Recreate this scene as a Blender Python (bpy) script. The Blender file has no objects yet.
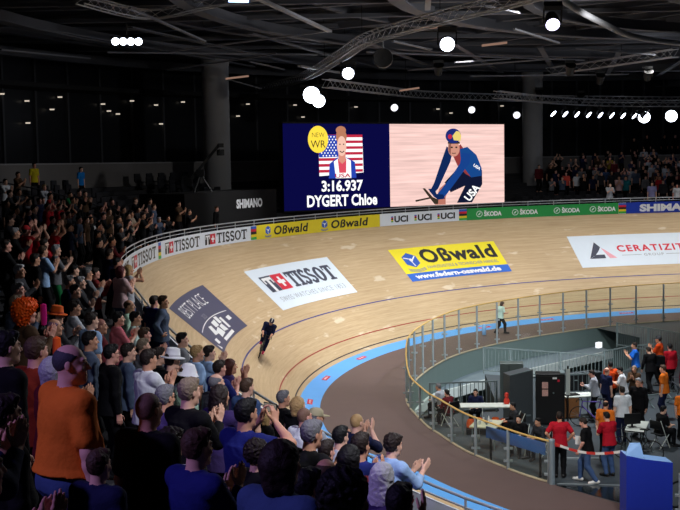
import bpy, bmesh, math, random, json
import numpy as np
from mathutils import Vector, Matrix
from mathutils.geometry import tessellate_polygon
SC = bpy.context.scene
COL = SC.collection
PI = math.pi
rnd = random.Random(11)

# ---------------------------------------------------------------- materials
def srgb(r, g, b):
    f = lambda c: (c/255)/12.92 if c/255 <= .04045 else ((c/255 + .055)/1.055)**2.4
    return (f(r), f(g), f(b))
_mats = {}
def mat(name, col, rough=.6, metal=0, spec=.4, vary=.12, scale=9, bump=0, bscale=60, emit=None, strength=1):
    """principled surface with a little procedural unevenness"""
    if name in _mats: return _mats[name]
    m = bpy.data.materials.new(name); m.use_nodes = True; nt = m.node_tree; N = nt.nodes; L = nt.links
    b = N['Principled BSDF']; b.inputs['Roughness'].default_value = rough; b.inputs['Metallic'].default_value = metal
    b.inputs['Specular IOR Level'].default_value = spec
    tc = N.new('ShaderNodeTexCoord'); nz = N.new('ShaderNodeTexNoise'); nz.inputs['Scale'].default_value = scale
    L.new(tc.outputs['Object'], nz.inputs['Vector'])
    rp = N.new('ShaderNodeMapRange'); rp.inputs['To Min'].default_value = 1 - vary; rp.inputs['To Max'].default_value = 1 + vary
    L.new(nz.outputs['Fac'], rp.inputs['Value'])
    mx = N.new('ShaderNodeMix'); mx.data_type = 'RGBA'; mx.blend_type = 'MULTIPLY'; mx.inputs[0].default_value = 1
    mx.inputs[6].default_value = (*col, 1)
    L.new(rp.outputs['Result'], mx.inputs[7]); L.new(mx.outputs[2], b.inputs['Base Color'])
    if bump:
        n2 = N.new('ShaderNodeTexNoise'); n2.inputs['Scale'].default_value = bscale; L.new(tc.outputs['Object'], n2.inputs['Vector'])
        bp = N.new('ShaderNodeBump'); bp.inputs['Strength'].default_value = bump; bp.inputs['Distance'].default_value = .01
        L.new(n2.outputs['Fac'], bp.inputs['Height']); L.new(bp.outputs['Normal'], b.inputs['Normal'])
    if emit:
        b.inputs['Emission Color'].default_value = (*emit, 1); b.inputs['Emission Strength'].default_value = strength
    _mats[name] = m; return m
def glow(name, col, strength=1, vary=0, scale=(1, 1, 1)):
    """something that gives off light (screen pixels, lamp lenses)"""
    if name in _mats: return _mats[name]
    m = bpy.data.materials.new(name); m.use_nodes = True; nt = m.node_tree; N = nt.nodes; L = nt.links
    N.remove(N['Principled BSDF']); e = N.new('ShaderNodeEmission'); e.inputs['Strength'].default_value = strength
    e.inputs['Color'].default_value = (*col, 1); L.new(e.outputs[0], N['Material Output'].inputs['Surface'])
    if vary:
        tc = N.new('ShaderNodeTexCoord'); mp = N.new('ShaderNodeMapping'); mp.inputs['Scale'].default_value = scale
        nz = N.new('ShaderNodeTexNoise'); nz.inputs['Scale'].default_value = 1; nz.inputs['Detail'].default_value = 4
        L.new(tc.outputs['Object'], mp.inputs['Vector']); L.new(mp.outputs[0], nz.inputs['Vector'])
        rp = N.new('ShaderNodeMapRange'); rp.inputs['From Min'].default_value = .3; rp.inputs['From Max'].default_value = .7
        rp.inputs['To Min'].default_value = 1 - vary; rp.inputs['To Max'].default_value = 1 + vary*.4
        L.new(nz.outputs['Fac'], rp.inputs['Value'])
        mx = N.new('ShaderNodeMix'); mx.data_type = 'RGBA'; mx.blend_type = 'MULTIPLY'; mx.inputs[0].default_value = 1
        mx.inputs[6].default_value = (*col, 1); L.new(rp.outputs['Result'], mx.inputs[7]); L.new(mx.outputs[2], e.inputs['Color'])
    _mats[name] = m; return m
def glass_mat():
    m = bpy.data.materials.new('barrier_glass'); m.use_nodes = True; nt = m.node_tree; N = nt.nodes; L = nt.links
    N.remove(N['Principled BSDF'])
    t = N.new('ShaderNodeBsdfTransparent'); t.inputs[0].default_value = (.87, .91, .84, 1)
    g = N.new('ShaderNodeBsdfGlossy'); g.inputs['Roughness'].default_value = .06
    d = N.new('ShaderNodeBsdfDiffuse'); nz = N.new('ShaderNodeTexNoise'); nz.inputs['Scale'].default_value = 3
    cr = N.new('ShaderNodeMapRange'); cr.inputs['To Min'].default_value = .3; cr.inputs['To Max'].default_value = .5
    L.new(nz.outputs['Fac'], cr.inputs['Value']); cc = N.new('ShaderNodeCombineColor')
    for i in range(3): L.new(cr.outputs[0], cc.inputs[i])
    L.new(cc.outputs[0], d.inputs[0])
    m1 = N.new('ShaderNodeMixShader'); m1.inputs[0].default_value = .05; L.new(t.outputs[0], m1.inputs[1]); L.new(g.outputs[0], m1.inputs[2])
    m2 = N.new('ShaderNodeMixShader'); m2.inputs[0].default_value = .06; L.new(m1.outputs[0], m2.inputs[1]); L.new(d.outputs[0], m2.inputs[2])
    L.new(m2.outputs[0], N['Material Output'].inputs['Surface'])
    return m

# ---------------------------------------------------------------- mesh building
class MB:
    def __init__(s): s.v = []; s.f = []; s.uv = None
    def add(s, vs, fs):
        o = len(s.v); s.v += [tuple(map(float, p)) for p in vs]; s.f += [tuple(i + o for i in f) for f in fs]; return s
    def box(s, c, d, rz=0, bevel=0):
        cx, cy, cz = c; a, b, h = d[0]/2, d[1]/2, d[2]/2; co, si = math.cos(rz), math.sin(rz)
        if bevel:
            e = bevel; P = []
            for z, k in ((-h, e), (-h+e, 0), (h-e, 0), (h, e)):
                for x, y in ((-a+k, -b+k+e*(k == 0)*0), (a-k, -b+k), (a-k, b-k), (-a+k, b-k)): P.append((x, y, z))
            fs = [(3, 2, 1, 0), (12, 13, 14, 15)]
            for r in range(3):
                for i in range(4): fs.append((r*4+i, r*4+(i+1) % 4, r*4+4+(i+1) % 4, r*4+4+i))
        else:
            P = [(x, y, z) for z in (-h, h) for x, y in ((-a, -b), (a, -b), (a, b), (-a, b))]
            fs = [(3, 2, 1, 0), (4, 5, 6, 7), (0, 1, 5, 4), (1, 2, 6, 5), (2, 3, 7, 6), (3, 0, 4, 7)]
        return s.add([(cx + x*co - y*si, cy + x*si + y*co, cz + z) for x, y, z in P], fs)
    def tube(s, pts, r, n=8, caps=True):
        pts = [Vector(p) for p in pts]; rings = []
        rs = r if isinstance(r, (list, tuple)) else [r]*len(pts)
        for i, p in enumerate(pts):
            t = ((pts[min(i+1, len(pts)-1)] - p).normalized() + (p - pts[max(i-1, 0)]).normalized()).normalized()
            up = Vector((0, 0, 1)) if abs(t.z) < .95 else Vector((1, 0, 0))
            a = t.cross(up).normalized(); b = a.cross(t)
            rings.append([p + a*rs[i]*math.cos(2*PI*k/n) + b*rs[i]*math.sin(2*PI*k/n) for k in range(n)])
        fs = []
        for i in range(len(pts)-1):
            for k in range(n): fs.append((i*n+k, i*n+(k+1) % n, (i+1)*n+(k+1) % n, (i+1)*n+k))
        if caps: fs += [tuple(range(n-1, -1, -1)), tuple((len(pts)-1)*n+k for k in range(n))]
        return s.add([p for q in rings for p in q], fs)
    def bar(s, p, q, w, h):
        """rectangular bar from p to q, h is the size along z"""
        p, q = Vector(p), Vector(q); t = (q - p).normalized(); up = Vector((0, 0, 1)) if abs(t.z) < .95 else Vector((0, 1, 0))
        a = t.cross(up).normalized()*w/2; b = a.cross(t).normalized()*h/2
        P = [e + x + y for e in (p, q) for x, y in ((-a, -b), (a, -b), (a, b), (-a, b))]
        return s.add(P, [(3, 2, 1, 0), (4, 5, 6, 7), (0, 1, 5, 4), (1, 2, 6, 5), (2, 3, 7, 6), (3, 0, 4, 7)])
    def lathe(s, prof, c=(0, 0, 0), n=20, ax='z', rot=None):
        vs = []
        for r, z in prof:
            for k in range(n):
                a = 2*PI*k/n; p = Vector((r*math.cos(a), r*math.sin(a), z))
                if rot is not None: p = rot @ p
                vs.append(p + Vector(c))
        fs = [(i*n+k, i*n+(k+1) % n, (i+1)*n+(k+1) % n, (i+1)*n+k) for i in range(len(prof)-1) for k in range(n)]
        if prof[0][0] > 1e-5: fs.append(tuple(range(n-1, -1, -1)))
        if prof[-1][0] > 1e-5: fs.append(tuple((len(prof)-1)*n+k for k in range(n)))
        return s.add(vs, fs)
    def prism(s, poly, z0, z1, xf=None):
        n = len(poly); vs = [(x, y, z) for z in (z0, z1) for x, y in poly]
        if xf: vs = [xf(*p) for p in vs]
        return s.add(vs, [tuple(range(n-1, -1, -1)), tuple(range(n, 2*n))] + [(i, (i+1) % n, n+(i+1) % n, n+i) for i in range(n)])
    def build(s, name, material, parent=None, smooth=False, loc=None):
        me = bpy.data.meshes.new(name); me.from_pydata(s.v, [], s.f)
        me.validate(); bm = bmesh.new(); bm.from_mesh(me); bmesh.ops.recalc_face_normals(bm, faces=bm.faces); bm.to_mesh(me); bm.free()
        for m in (material if isinstance(material, (list, tuple)) else [material]): me.materials.append(m)
        if smooth:
            me.polygons.foreach_set('use_smooth', [True]*len(me.polygons))
            try: me.set_sharp_from_angle(angle=math.radians(40))
            except Exception: pass
        return link(name, me, parent, loc)
def link(name, me, parent=None, loc=None):
    o = bpy.data.objects.new(name, me); COL.objects.link(o)
    if parent is not None: o.parent = parent
    if loc is not None: o.location = loc
    return o
def tag(o, label=None, cat=None, group=None, kind=None):
    if label: o['label'] = label
    if cat: o['category'] = cat
    if group: o['group'] = group
    if kind: o['kind'] = kind
    return o
def thing(name, label, cat, loc=(0, 0, 0), rz=0, group=None):
    o = bpy.data.objects.new(name, None); COL.objects.link(o); o.empty_display_size = .1
    o.location = loc; o.rotation_euler = (0, 0, rz); return tag(o, label, cat, group)
def structure(o): o['kind'] = 'structure'; return o
def copy_tree(root, loc, rz=None, label=None, group=None):
    r = root.copy(); COL.objects.link(r); r.location = loc
    if rz is not None: r.rotation_euler = (0, 0, rz)
    if label: r['label'] = label
    if group: r['group'] = group
    for ch in list(root.children):
        c = ch.copy(); COL.objects.link(c); c.parent = r
        for g in list(ch.children):
            d = g.copy(); COL.objects.link(d); d.parent = c
    return r

# ---------------------------------------------------------------- lettering
_tc = {}
def text2d(txt, h=1.0, bold=.0, width=None, shear=0, space=1.0):
    """triangles of a line of text: baseline at y = 0, capitals h high, starts at x = 0"""
    key = (txt, bold, shear, space)
    if key not in _tc:
        cu = bpy.data.curves.new('type', 'FONT'); cu.body = txt; cu.size = 1; cu.offset = bold; cu.resolution_u = 3; cu.shear = shear; cu.space_character = space
        o = bpy.data.objects.new('type', cu); COL.objects.link(o)
        me = bpy.data.meshes.new_from_object(o.evaluated_get(bpy.context.evaluated_depsgraph_get()))
        v = np.array([x.co[:2] for x in me.vertices]).reshape(-1, 2); f = []
        for p in me.polygons:
            ix = list(p.vertices); f += [(ix[0], ix[i], ix[i+1]) for i in range(1, len(ix)-1)]
        bpy.data.objects.remove(o); bpy.data.curves.remove(cu); bpy.data.meshes.remove(me)
        _tc[key] = (v, f)
    v, f = _tc[key]; v = v.copy()
    v[:, 0] -= v[:, 0].min(); sc = h/.715; v *= sc
    if width: v[:, 0] *= width/v[:, 0].max()
    return [tuple(p) for p in v], f
def poly2d(pts):
    t = tessellate_polygon([[Vector((x, y, 0)) for x, y in pts]])
    return list(pts), [tuple(x) for x in t]
def rect2d(x0, y0, x1, y1): return [(x0, y0), (x1, y0), (x1, y1), (x0, y1)], [(0, 1, 2), (0, 2, 3)]
def ell2d(cx, cy, rx, ry, n=28, a0=0, a1=2*PI):
    full = abs(a1 - a0 - 2*PI) < 1e-6
    p = [(cx + rx*math.cos(a0 + (a1-a0)*k/(n if full else n-1)), cy + ry*math.sin(a0 + (a1-a0)*k/(n if full else n-1))) for k in range(n)]
    return p, [(0, i, i+1) for i in range(1, n-1)]
def stroke2d(pts, w):
    v, f = [], []
    for i, p in enumerate(pts):
        a = pts[max(i-1, 0)]; b = pts[min(i+1, len(pts)-1)]; d = Vector((b[0]-a[0], b[1]-a[1])).normalized()
        v += [(p[0] - d.y*w/2, p[1] + d.x*w/2), (p[0] + d.y*w/2, p[1] - d.x*w/2)]
    for i in range(len(pts)-1): f += [(2*i, 2*i+1, 2*i+3), (2*i, 2*i+3, 2*i+2)]
    return v, f
def moved(s, dx=0, dy=0, rot=0, sx=1, sy=1):
    v, f = s; c, n = math.cos(rot), math.sin(rot)
    return [(dx + (x*sx)*c - (y*sy)*n, dy + (x*sx)*n + (y*sy)*c) for x, y in v], f
def slab_word(w=4.6, h=1.0):
    """a bold slab-serif word: T I S S O T"""
    out = []; st = .24*h; sl = .15*h
    wid = {'T': .86, 'I': .46, 'S': .68, 'O': .92}; tot = sum(wid[c] for c in 'TISSOT'); k = w/(tot*h); x = 0
    for c in 'TISSOT':
        cw = wid[c]*h*k; a = x + .03*h; b = x + cw - .03*h; m = (a + b)/2
        if c == 'T':
            out += [rect2d(m-st/2, 0, m+st/2, h), rect2d(a, h-sl, b, h), rect2d(a, h*.68, a+sl*.6, h), rect2d(b-sl*.6, h*.68, b, h), rect2d(m-st, 0, m+st, sl*.8)]
        elif c == 'I':
            out += [rect2d(m-st/2, 0, m+st/2, h), rect2d(m-st, 0, m+st, sl*.8), rect2d(m-st, h-sl*.8, m+st, h)]
        elif c == 'S':
            pts = [(.86, .80), (.62, .93), (.34, .93), (.14, .78), (.18, .60), (.5, .5), (.82, .40), (.88, .22), (.68, .07), (.36, .07), (.12, .22)]
            out += [stroke2d([(a + (b-a)*px, h*py) for px, py in pts], st*.85)]
        else:
            n = 22; rx, ry = (b-a)/2, h/2
            vo = [(m + rx*math.cos(2*PI*i/n), h/2 + ry*math.sin(2*PI*i/n)) for i in range(n)]
            vi = [(m + (rx-st)*math.cos(2*PI*i/n), h/2 + (ry-st*.62)*math.sin(2*PI*i/n)) for i in range(n)]
            f = []
            for i in range(n): j = (i+1) % n; f += [(i, j, n+j), (i, n+j, n+i)]
            out.append((vo + vi, f))
        x += cw
    return join2d(out)
def join2d(l):
    v, f = [], []
    for a, b in l:
        o = len(v); v += a; f += [tuple(i+o for i in t) for t in b]
    return v, f
def sheet(name, shape, mapper, material, parent, lift):
    """a flat printed shape laid on a surface by mapper(x, y, lift)"""
    v, f = shape
    P = mapper(np.array([p[0] for p in v]), np.array([p[1] for p in v]), lift)
    me = bpy.data.meshes.new(name); me.from_pydata([tuple(map(float, p)) for p in P], [], f); me.validate(); me.materials.append(material)
    return link(name, me, parent)
# ---------------------------------------------------------------- figures grown as one continuous surface
def vec(*a): return np.array(a, np.float64)
def unit(v):
    v = np.asarray(v, float); n = np.linalg.norm(v)
    return v / n if n > 1e-9 else v
class Field:
    def __init__(f, lo, hi, h):
        f.h = h; f.lo = np.array(lo, float) - 3*h
        f.n = np.ceil((np.array(hi, float) + 3*h - f.lo) / h).astype(int) + 1
        f.a = np.full(f.n, 0.3, np.float32)
    def box(f, lo, hi):
        i0 = np.maximum(0, np.floor((np.array(lo) - f.lo) / f.h).astype(int))
        i1 = np.minimum(f.n, np.ceil((np.array(hi) - f.lo) / f.h).astype(int) + 1)
        if (i1 <= i0).any(): return None, None
        sl = tuple(slice(a, b) for a, b in zip(i0, i1))
        g = [((np.arange(i0[k], i1[k])) * f.h + f.lo[k]).astype(np.float32) for k in range(3)]
        return sl, (g[0][:, None, None], g[1][None, :, None], g[2][None, None, :])
    def mix(f, sl, d, k):
        a = f.a[sl]
        if k <= 0: f.a[sl] = np.minimum(a, d); return
        t = np.clip(0.5 + 0.5*(d - a)/k, 0, 1)
        f.a[sl] = d + (a - d)*t - k*t*(1 - t)
    def cap(f, p, q, r0, r1, k=.02, op='+'):
        p = np.asarray(p, float); q = np.asarray(q, float); m = max(r0, r1) + k + 2*f.h
        sl, g = f.box(np.minimum(p, q) - m, np.maximum(p, q) + m)
        if sl is None: return
        b = q - p; L = max(float(b @ b), 1e-9)
        x, y, z = g[0]-p[0], g[1]-p[1], g[2]-p[2]
        t = np.clip((x*b[0] + y*b[1] + z*b[2])/L, 0, 1)
        d = np.sqrt((x - t*b[0])**2 + (y - t*b[1])**2 + (z - t*b[2])**2) - (r0 + (r1 - r0)*t)
        if op == '+': f.mix(sl, d.astype(np.float32), k)
        else: f.a[sl] = np.maximum(f.a[sl], -d)
    def ell(f, c, r, fr=None, k=.03, op='+'):
        c = np.asarray(c, float); r = np.asarray(r, float)
        m = r.max() + k + 2*f.h
        sl, g = f.box(c - m, c + m)
        if sl is None: return
        x, y, z = g[0]-c[0], g[1]-c[1], g[2]-c[2]
        if fr is None: l = (x, y, z)
        else: l = [x*e[0] + y*e[1] + z*e[2] for e in fr]
        k0 = np.sqrt((l[0]/r[0])**2 + (l[1]/r[1])**2 + (l[2]/r[2])**2)
        k1 = np.sqrt((l[0]/r[0]**2)**2 + (l[1]/r[1]**2)**2 + (l[2]/r[2]**2)**2) + 1e-6
        d = (k0*(k0 - 1)/k1).astype(np.float32)
        if op == '+': f.mix(sl, d, k)
        else: f.a[sl] = np.maximum(f.a[sl], -d)
    def tube(f, p, u, r, fw, prof, k=.02):
        """elliptic tube along u: prof = [(height, half width, half depth, forward shift)...]"""
        p = np.asarray(p, float); h0, h1 = prof[0][0], prof[-1][0]; m = max(max(a[1], a[2]) for a in prof) + .06
        e = [p + u*h for h in (h0, h1)]
        sl, g = f.box(np.minimum(*e) - m, np.maximum(*e) + m)
        if sl is None: return
        x, y, z = g[0]-p[0], g[1]-p[1], g[2]-p[2]
        w = x*u[0] + y*u[1] + z*u[2]
        hs = [a[0] for a in prof]
        A, B, Cs = (np.interp(w, hs, [a[i] for a in prof]) for i in (1, 2, 3))
        lx = x*r[0] + y*r[1] + z*r[2]; ly = x*fw[0] + y*fw[1] + z*fw[2] - Cs
        q = np.sqrt((lx/A)**2 + (ly/B)**2)
        d = (q - 1)*np.minimum(A, B)
        d = np.maximum(d, np.maximum(h0 - w, w - h1)).astype(np.float32)
        f.mix(sl, d, k)
    def plane(f, p, n):   # keep the side the normal points away from
        p = np.asarray(p, float); n = unit(n)
        _, g = f.box(f.lo, f.lo + f.n*f.h)
        d = (g[0]-p[0])*n[0] + (g[1]-p[1])*n[1] + (g[2]-p[2])*n[2]
        f.a = np.maximum(f.a, d.astype(np.float32))
    def wrinkle(f, amp, fq):
        _, g = f.box(f.lo, f.lo + f.n*f.h)
        x, y, z = g
        f.a += (amp*np.sin(fq*x + 3*np.sin(fq*.43*z + 1))*np.sin(fq*.8*y + 2.1*np.sin(fq*.5*x))*np.sin(fq*.55*z + 2*np.sin(fq*.37*y))).astype(np.float32)
    def net(f):
        a = f.a; ins = a < 0
        c = ins[:-1,:-1,:-1].astype(np.int8)
        off = [(i, j, k) for i in (0, 1) for j in (0, 1) for k in (0, 1)]
        n = a.shape
        S = lambda o: tuple(slice(o[i], n[i]-1+o[i]) for i in range(3))
        c = sum(ins[S(o)].astype(np.int8) for o in off)
        act = np.argwhere((c > 0) & (c < 8))
        idx = np.full(c.shape, -1, np.int32); idx[tuple(act.T)] = np.arange(len(act))
        v = np.zeros((len(act), 3)); cnt = np.zeros(len(act))
        val = {o: a[tuple((act + o).T)] for o in off}
        for o in off:
            for ax in range(3):
                if o[ax] == 0:
                    q = list(o); q[ax] = 1; q = tuple(q)
                    A, B = val[o], val[q]; m = (A < 0) != (B < 0)
                    t = np.where(m, A/np.where(m, A - B, 1), 0)
                    pt = np.array(o, float)[None, :].repeat(len(act), 0); pt[:, ax] = t
                    v += pt*m[:, None]; cnt += m
        v = (v/cnt[:, None] + act)*f.h + f.lo
        F = []
        for ax in range(3):
            b, d = (ax+1) % 3, (ax+2) % 3
            s0 = [slice(None)]*3; s1 = [slice(None)]*3
            s0[ax] = slice(0, n[ax]-1); s1[ax] = slice(1, n[ax])
            m = ins[tuple(s0)] != ins[tuple(s1)]
            e = np.argwhere(m)
            e = e[(e[:, b] > 0) & (e[:, d] > 0) & (e[:, b] < n[b]-1) & (e[:, d] < n[d]-1)]
            if not len(e): continue
            fl = ins[tuple(e.T)]
            def gi(db, dd):
                q = e.copy(); q[:, b] -= db; q[:, d] -= dd
                return idx[tuple(q.T)]
            Q = np.stack([gi(1, 1), gi(0, 1), gi(0, 0), gi(1, 0)], 1)
            Q[~fl] = Q[~fl][:, ::-1]
            F.append(Q)
        return v, np.concatenate(F)

def np_mesh(name, v, faces, mats=(), mi=None, smooth=True):
    me = bpy.data.meshes.new(name)
    nf = len(faces); k = faces.shape[1]
    me.vertices.add(len(v)); me.vertices.foreach_set('co', np.asarray(v, np.float32).ravel())
    me.loops.add(nf*k); me.loops.foreach_set('vertex_index', faces.astype(np.int32).ravel())
    me.polygons.add(nf); me.polygons.foreach_set('loop_start', np.arange(nf, dtype=np.int32)*k)
    for m in mats: me.materials.append(m)
    if mi is not None: me.polygons.foreach_set('material_index', np.asarray(mi, np.int32))
    if smooth: me.polygons.foreach_set('use_smooth', np.ones(nf, bool))
    me.update(calc_edges=True); me.validate()
    return me

def ik(a, t, l1, l2, pole):
    d = t - a; L = np.linalg.norm(d)
    if L > (l1 + l2)*.995: t = a + d/L*(l1 + l2)*.995; d = t - a; L = np.linalg.norm(d)
    x = (l1*l1 - l2*l2 + L*L)/(2*L); hgt = math.sqrt(max(l1*l1 - x*x, 0)); e = d/L
    pl = pole - e*(pole @ e)
    return a + e*x + unit(pl)*hgt, t

def skeleton(P):
    """joints of a figure facing +Y with the soles on z = 0"""
    J = {}
    sit = P.get('sit', 0); fem = P.get('fem', 0); lean = P.get('lean', 3)
    O = vec(0, P.get('py', 0), P.get('pz', .95))
    le = math.radians(lean); u = vec(0, math.sin(le), math.cos(le)); r = vec(1, 0, 0); f = np.cross(u, r)
    tw = math.radians(P.get('twist', 0))
    J.update(O=O, u=u, r=r, f=f)
    r2 = unit(r*math.cos(tw) + f*math.sin(tw)); f2 = np.cross(u, r2); J['r2'] = r2; J['f2'] = f2
    hl = math.radians(lean - P.get('look', 0)); hy = math.radians(P.get('hyaw', 0))
    hu = vec(0, math.sin(hl*.5), math.cos(hl*.5)) if not P.get('hpitch') else vec(0, math.sin(math.radians(P['hpitch'])), math.cos(math.radians(P['hpitch'])))
    hr0 = vec(1, 0, 0); hf0 = np.cross(hu, hr0)
    hr = hr0*math.cos(hy) + hf0*math.sin(hy); hf = np.cross(hu, hr)
    N = O + u*.575; Hc = N + hu*.105 + hf*.018
    J.update(N=N, Hc=Hc, hr=hr, hf=hf, hu=hu)
    sw = (.165 if fem else .187)*P.get('wide', 1)
    for s, nm in ((-1, 'L'), (1, 'R')):
        S = O + u*.465 + r2*s*sw
        J['S'+nm] = S
        hand = P['hand'+nm]            # (wrist position, finger direction, palm normal, curl)
        wr = vec(*hand[0])
        pole = vec(*P.get('pole'+nm, (s*.55, -.35, -.8)))
        J['E'+nm], J['W'+nm] = ik(S, wr, .285, .25, pole)
        J['H'+nm] = (unit(hand[1]), unit(hand[2]), hand[3])
        hip = O + r*s*.088 - u*.04; J['hip'+nm] = hip
        an = vec(*P.get('foot'+nm, (s*.1, -.02, .085)))
        J['K'+nm], J['A'+nm] = ik(hip, an, .43, .43, vec(*P.get('kpole'+nm, (s*.1, 1, 0))))
        J['T'+nm] = J['A'+nm] + vec(*P.get('toe'+nm, (s*.05, .17, -.045)))
    return J

def add_hand(F, W, hd, hn, curl, s, k=.007):
    hs = np.cross(hd, hn)*s            # towards the little finger is -hs, thumb side +hs
    for i, o in enumerate((.030, .010, -.010, -.028)):
        kn = W + hd*(.092 - .006*abs(i-1)) + hs*o
        F.cap(W + hs*o*.6 + hd*.005, kn, .0145, .0115, .012)
        ln = (.070, .078, .072, .056)[i]; a = 0; p = kn; spread = hs*o*1.6
        for j, fr in enumerate((.44, .31, .25)):
            a += curl*(.6, 1, .8)[j]
            d = unit(hd*math.cos(a) + hn*math.sin(a) + spread*(1.2 if j == 0 else .8))
            q = p + d*ln*fr; F.cap(p, q, .0092 - .0008*j, .0086 - .0009*j, k if j else .01); p = q
    p = W + hd*.022 + hs*.026; q = p + unit(hd*.75 + hs*.8 + hn*.35)*.045
    F.cap(p, q, .0145, .0115, .012)
    q2 = q + unit(hd*.95 + hs*.35 + hn*.3)*.03; F.cap(q, q2, .0105, .0095, k)
    F.cap(q2, q2 + unit(hd + hs*.1 + hn*.3)*.024, .0095, .0078, k)

def bounds(J, m=.14):
    pts = np.array([v for k, v in J.items() if k in ('O', 'N', 'Hc') or k[:-1] in ('S', 'E', 'W', 'K', 'A', 'T', 'hip')])
    lo, hi = pts.min(0) - m, pts.max(0) + m
    for n in 'LR':
        e = J['W'+n] + J['H'+n][0]*.2; lo = np.minimum(lo, e - .05); hi = np.maximum(hi, e + .05)
    lo[2] = min(lo[2], -.01) if J['AL'][2] < .2 else lo[2]
    return lo, hi

def head_prims(F, J, k=.02):
    c = J['Hc']; fr = (J['hr'], J['hf'], J['hu'])
    def at(x, y, z): return c + fr[0]*x + fr[1]*y + fr[2]*z
    F.ell(at(0, -.012, .025), (.074, .094, .090), fr, .03)
    F.ell(at(0, .028, -.040), (.057, .066, .082), fr, .035)
    F.cap(at(-.030, .02, -.075), at(0, .070, -.098), .022, .020, .03); F.cap(at(.030, .02, -.075), at(0, .070, -.098), .022, .020, .03)
    F.cap(at(-.036, .078, .028), at(.036, .078, .028), .012, .012, .015)
    F.cap(at(-.042, .066, -.028), at(-.03, .07, -.035), .018, .015, .02); F.cap(at(.042, .066, -.028), at(.03, .07, -.035), .018, .015, .02)
    for s in (-1, 1): F.ell(at(s*.030, .101, .006), (.017, .014, .010), fr, 0, '-')
    for s in (-1, 1): F.ell(at(s*.030, .079, .006), (.014, .014, .012), fr, .004)
    F.cap(at(0, .090, .010), at(0, .114, -.026), .009, .0115, .010)
    for s in (-1, 1): F.cap(at(s*.008, .100, -.030), at(s*.010, .096, -.031), .008, .007, .006)
    F.cap(at(-.018, .089, -.058), at(.018, .089, -.058), .0075, .0075, .008); F.cap(at(-.015, .087, -.069), at(.015, .087, -.069), .008, .008, .007)
    for s in (-1, 1):
        F.ell(at(s*.076, -.008, -.004), (.008, .020, .031), fr, .006)
    return at, fr

def make_body(P, h):
    J = skeleton(P); lo, hi = bounds(J); F = Field(lo, hi, h)
    O, u, r, f, r2, f2 = (J[k] for k in ('O', 'u', 'r', 'f', 'r2', 'f2'))
    fem = P.get('fem', 0); W = P.get('wide', 1); B = P.get('belly', 0)
    fr = (r, f, u); fr2 = (r2, f2, u)
    F.ell(O, ((.172 if fem else .162)*W, .115*W, .125), fr, .05)
    F.ell(O + u*.17 + f*B*.5, ((.125 if fem else .140)*W + B*.3, .10*W + B*.6, .17), fr, .06)
    F.ell(O + u*.35, ((.145 if fem else .165)*W, .112*W, .17), fr2, .06)
    if fem:
        for s in (-1, 1): F.ell(O + u*.32 + r2*s*.07 + f2*.09, (.06, .055, .06), fr2, .04)
    else:
        F.ell(O + u*.36 + f2*.05, (.13, .075, .09), fr2, .05)
    for s in (-1, 1): F.ell(O - u*.05 + r*s*.07 - f*.055, (.078, .066, .08), fr, .04)
    F.cap(O + u*.455 - r2*.14*W, O + u*.455 + r2*.14*W, .062, .062, .05)
    F.cap(O + u*.47 - f*.005, J['N'] + J['hu']*.05, .064 if not fem else .055, .054 if not fem else .046, .045)
    for n, s in (('L', -1), ('R', 1)):
        S, E, Wr = J['S'+n], J['E'+n], J['W'+n]; q = (.88 if fem else 1)*(.5 + .5*W)
        F.cap(O + u*.45 + r2*s*.12, S, .06*q, .058*q, .04)
        F.cap(S, E, .054*q, .041*q, .03)
        m = E + (Wr - E)*.3
        F.cap(E, m, .040*q, .042*q, .02); F.cap(m, Wr, .041*q, .0265*q, .02)
        hd, hn, cu = J['H'+n]
        if h < .012: add_hand(F, Wr, hd, hn, cu, s)
        else: F.cap(Wr, Wr + hd*.15, .034, .026, .02)
        hip, K, A, T = (J[a+n] for a in ('hip', 'K', 'A', 'T'))
        F.cap(hip, K, .088*(.5 + .5*W), .056, .04)
        c = K + (A - K)*.3 + unit(np.cross(r, A - K))*-.012
        F.cap(K, c, .054, .056, .03); F.cap(c, A, .055, .037, .03)
        F.cap(A + unit(A - T)*.045 - vec(0, 0, .045)*(A[2] < .12), T, .038, .028, .03); F.cap(A, T + (A - T)*.5, .038, .035, .03)
    head_prims(F, J)
    v, q = F.net()
    # skin / eye / lip regions
    cen = v[q].mean(1) - J['Hc']; L = np.stack([cen @ J['hr'], cen @ J['hf'], cen @ J['hu']], 1)
    mi = np.zeros(len(q), int)
    for s in (-1, 1):
        d = np.linalg.norm((L - [s*.030, .088, .006])/[.014, .02, .0085], axis=1); mi[d < 1] = 1
        d = np.linalg.norm((L - [s*.030, .095, .006])/[.0065, .02, .0075], axis=1); mi[d < 1] = 2
        d = np.linalg.norm((L - [s*.033, .09, .029])/[.019, .03, .0055], axis=1); mi[d < 1] = 3
    d = np.linalg.norm((L - [0, .095, -.063])/[.024, .03, .010], axis=1); mi[d < 1] = 4
    return J, v, q, mi

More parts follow.
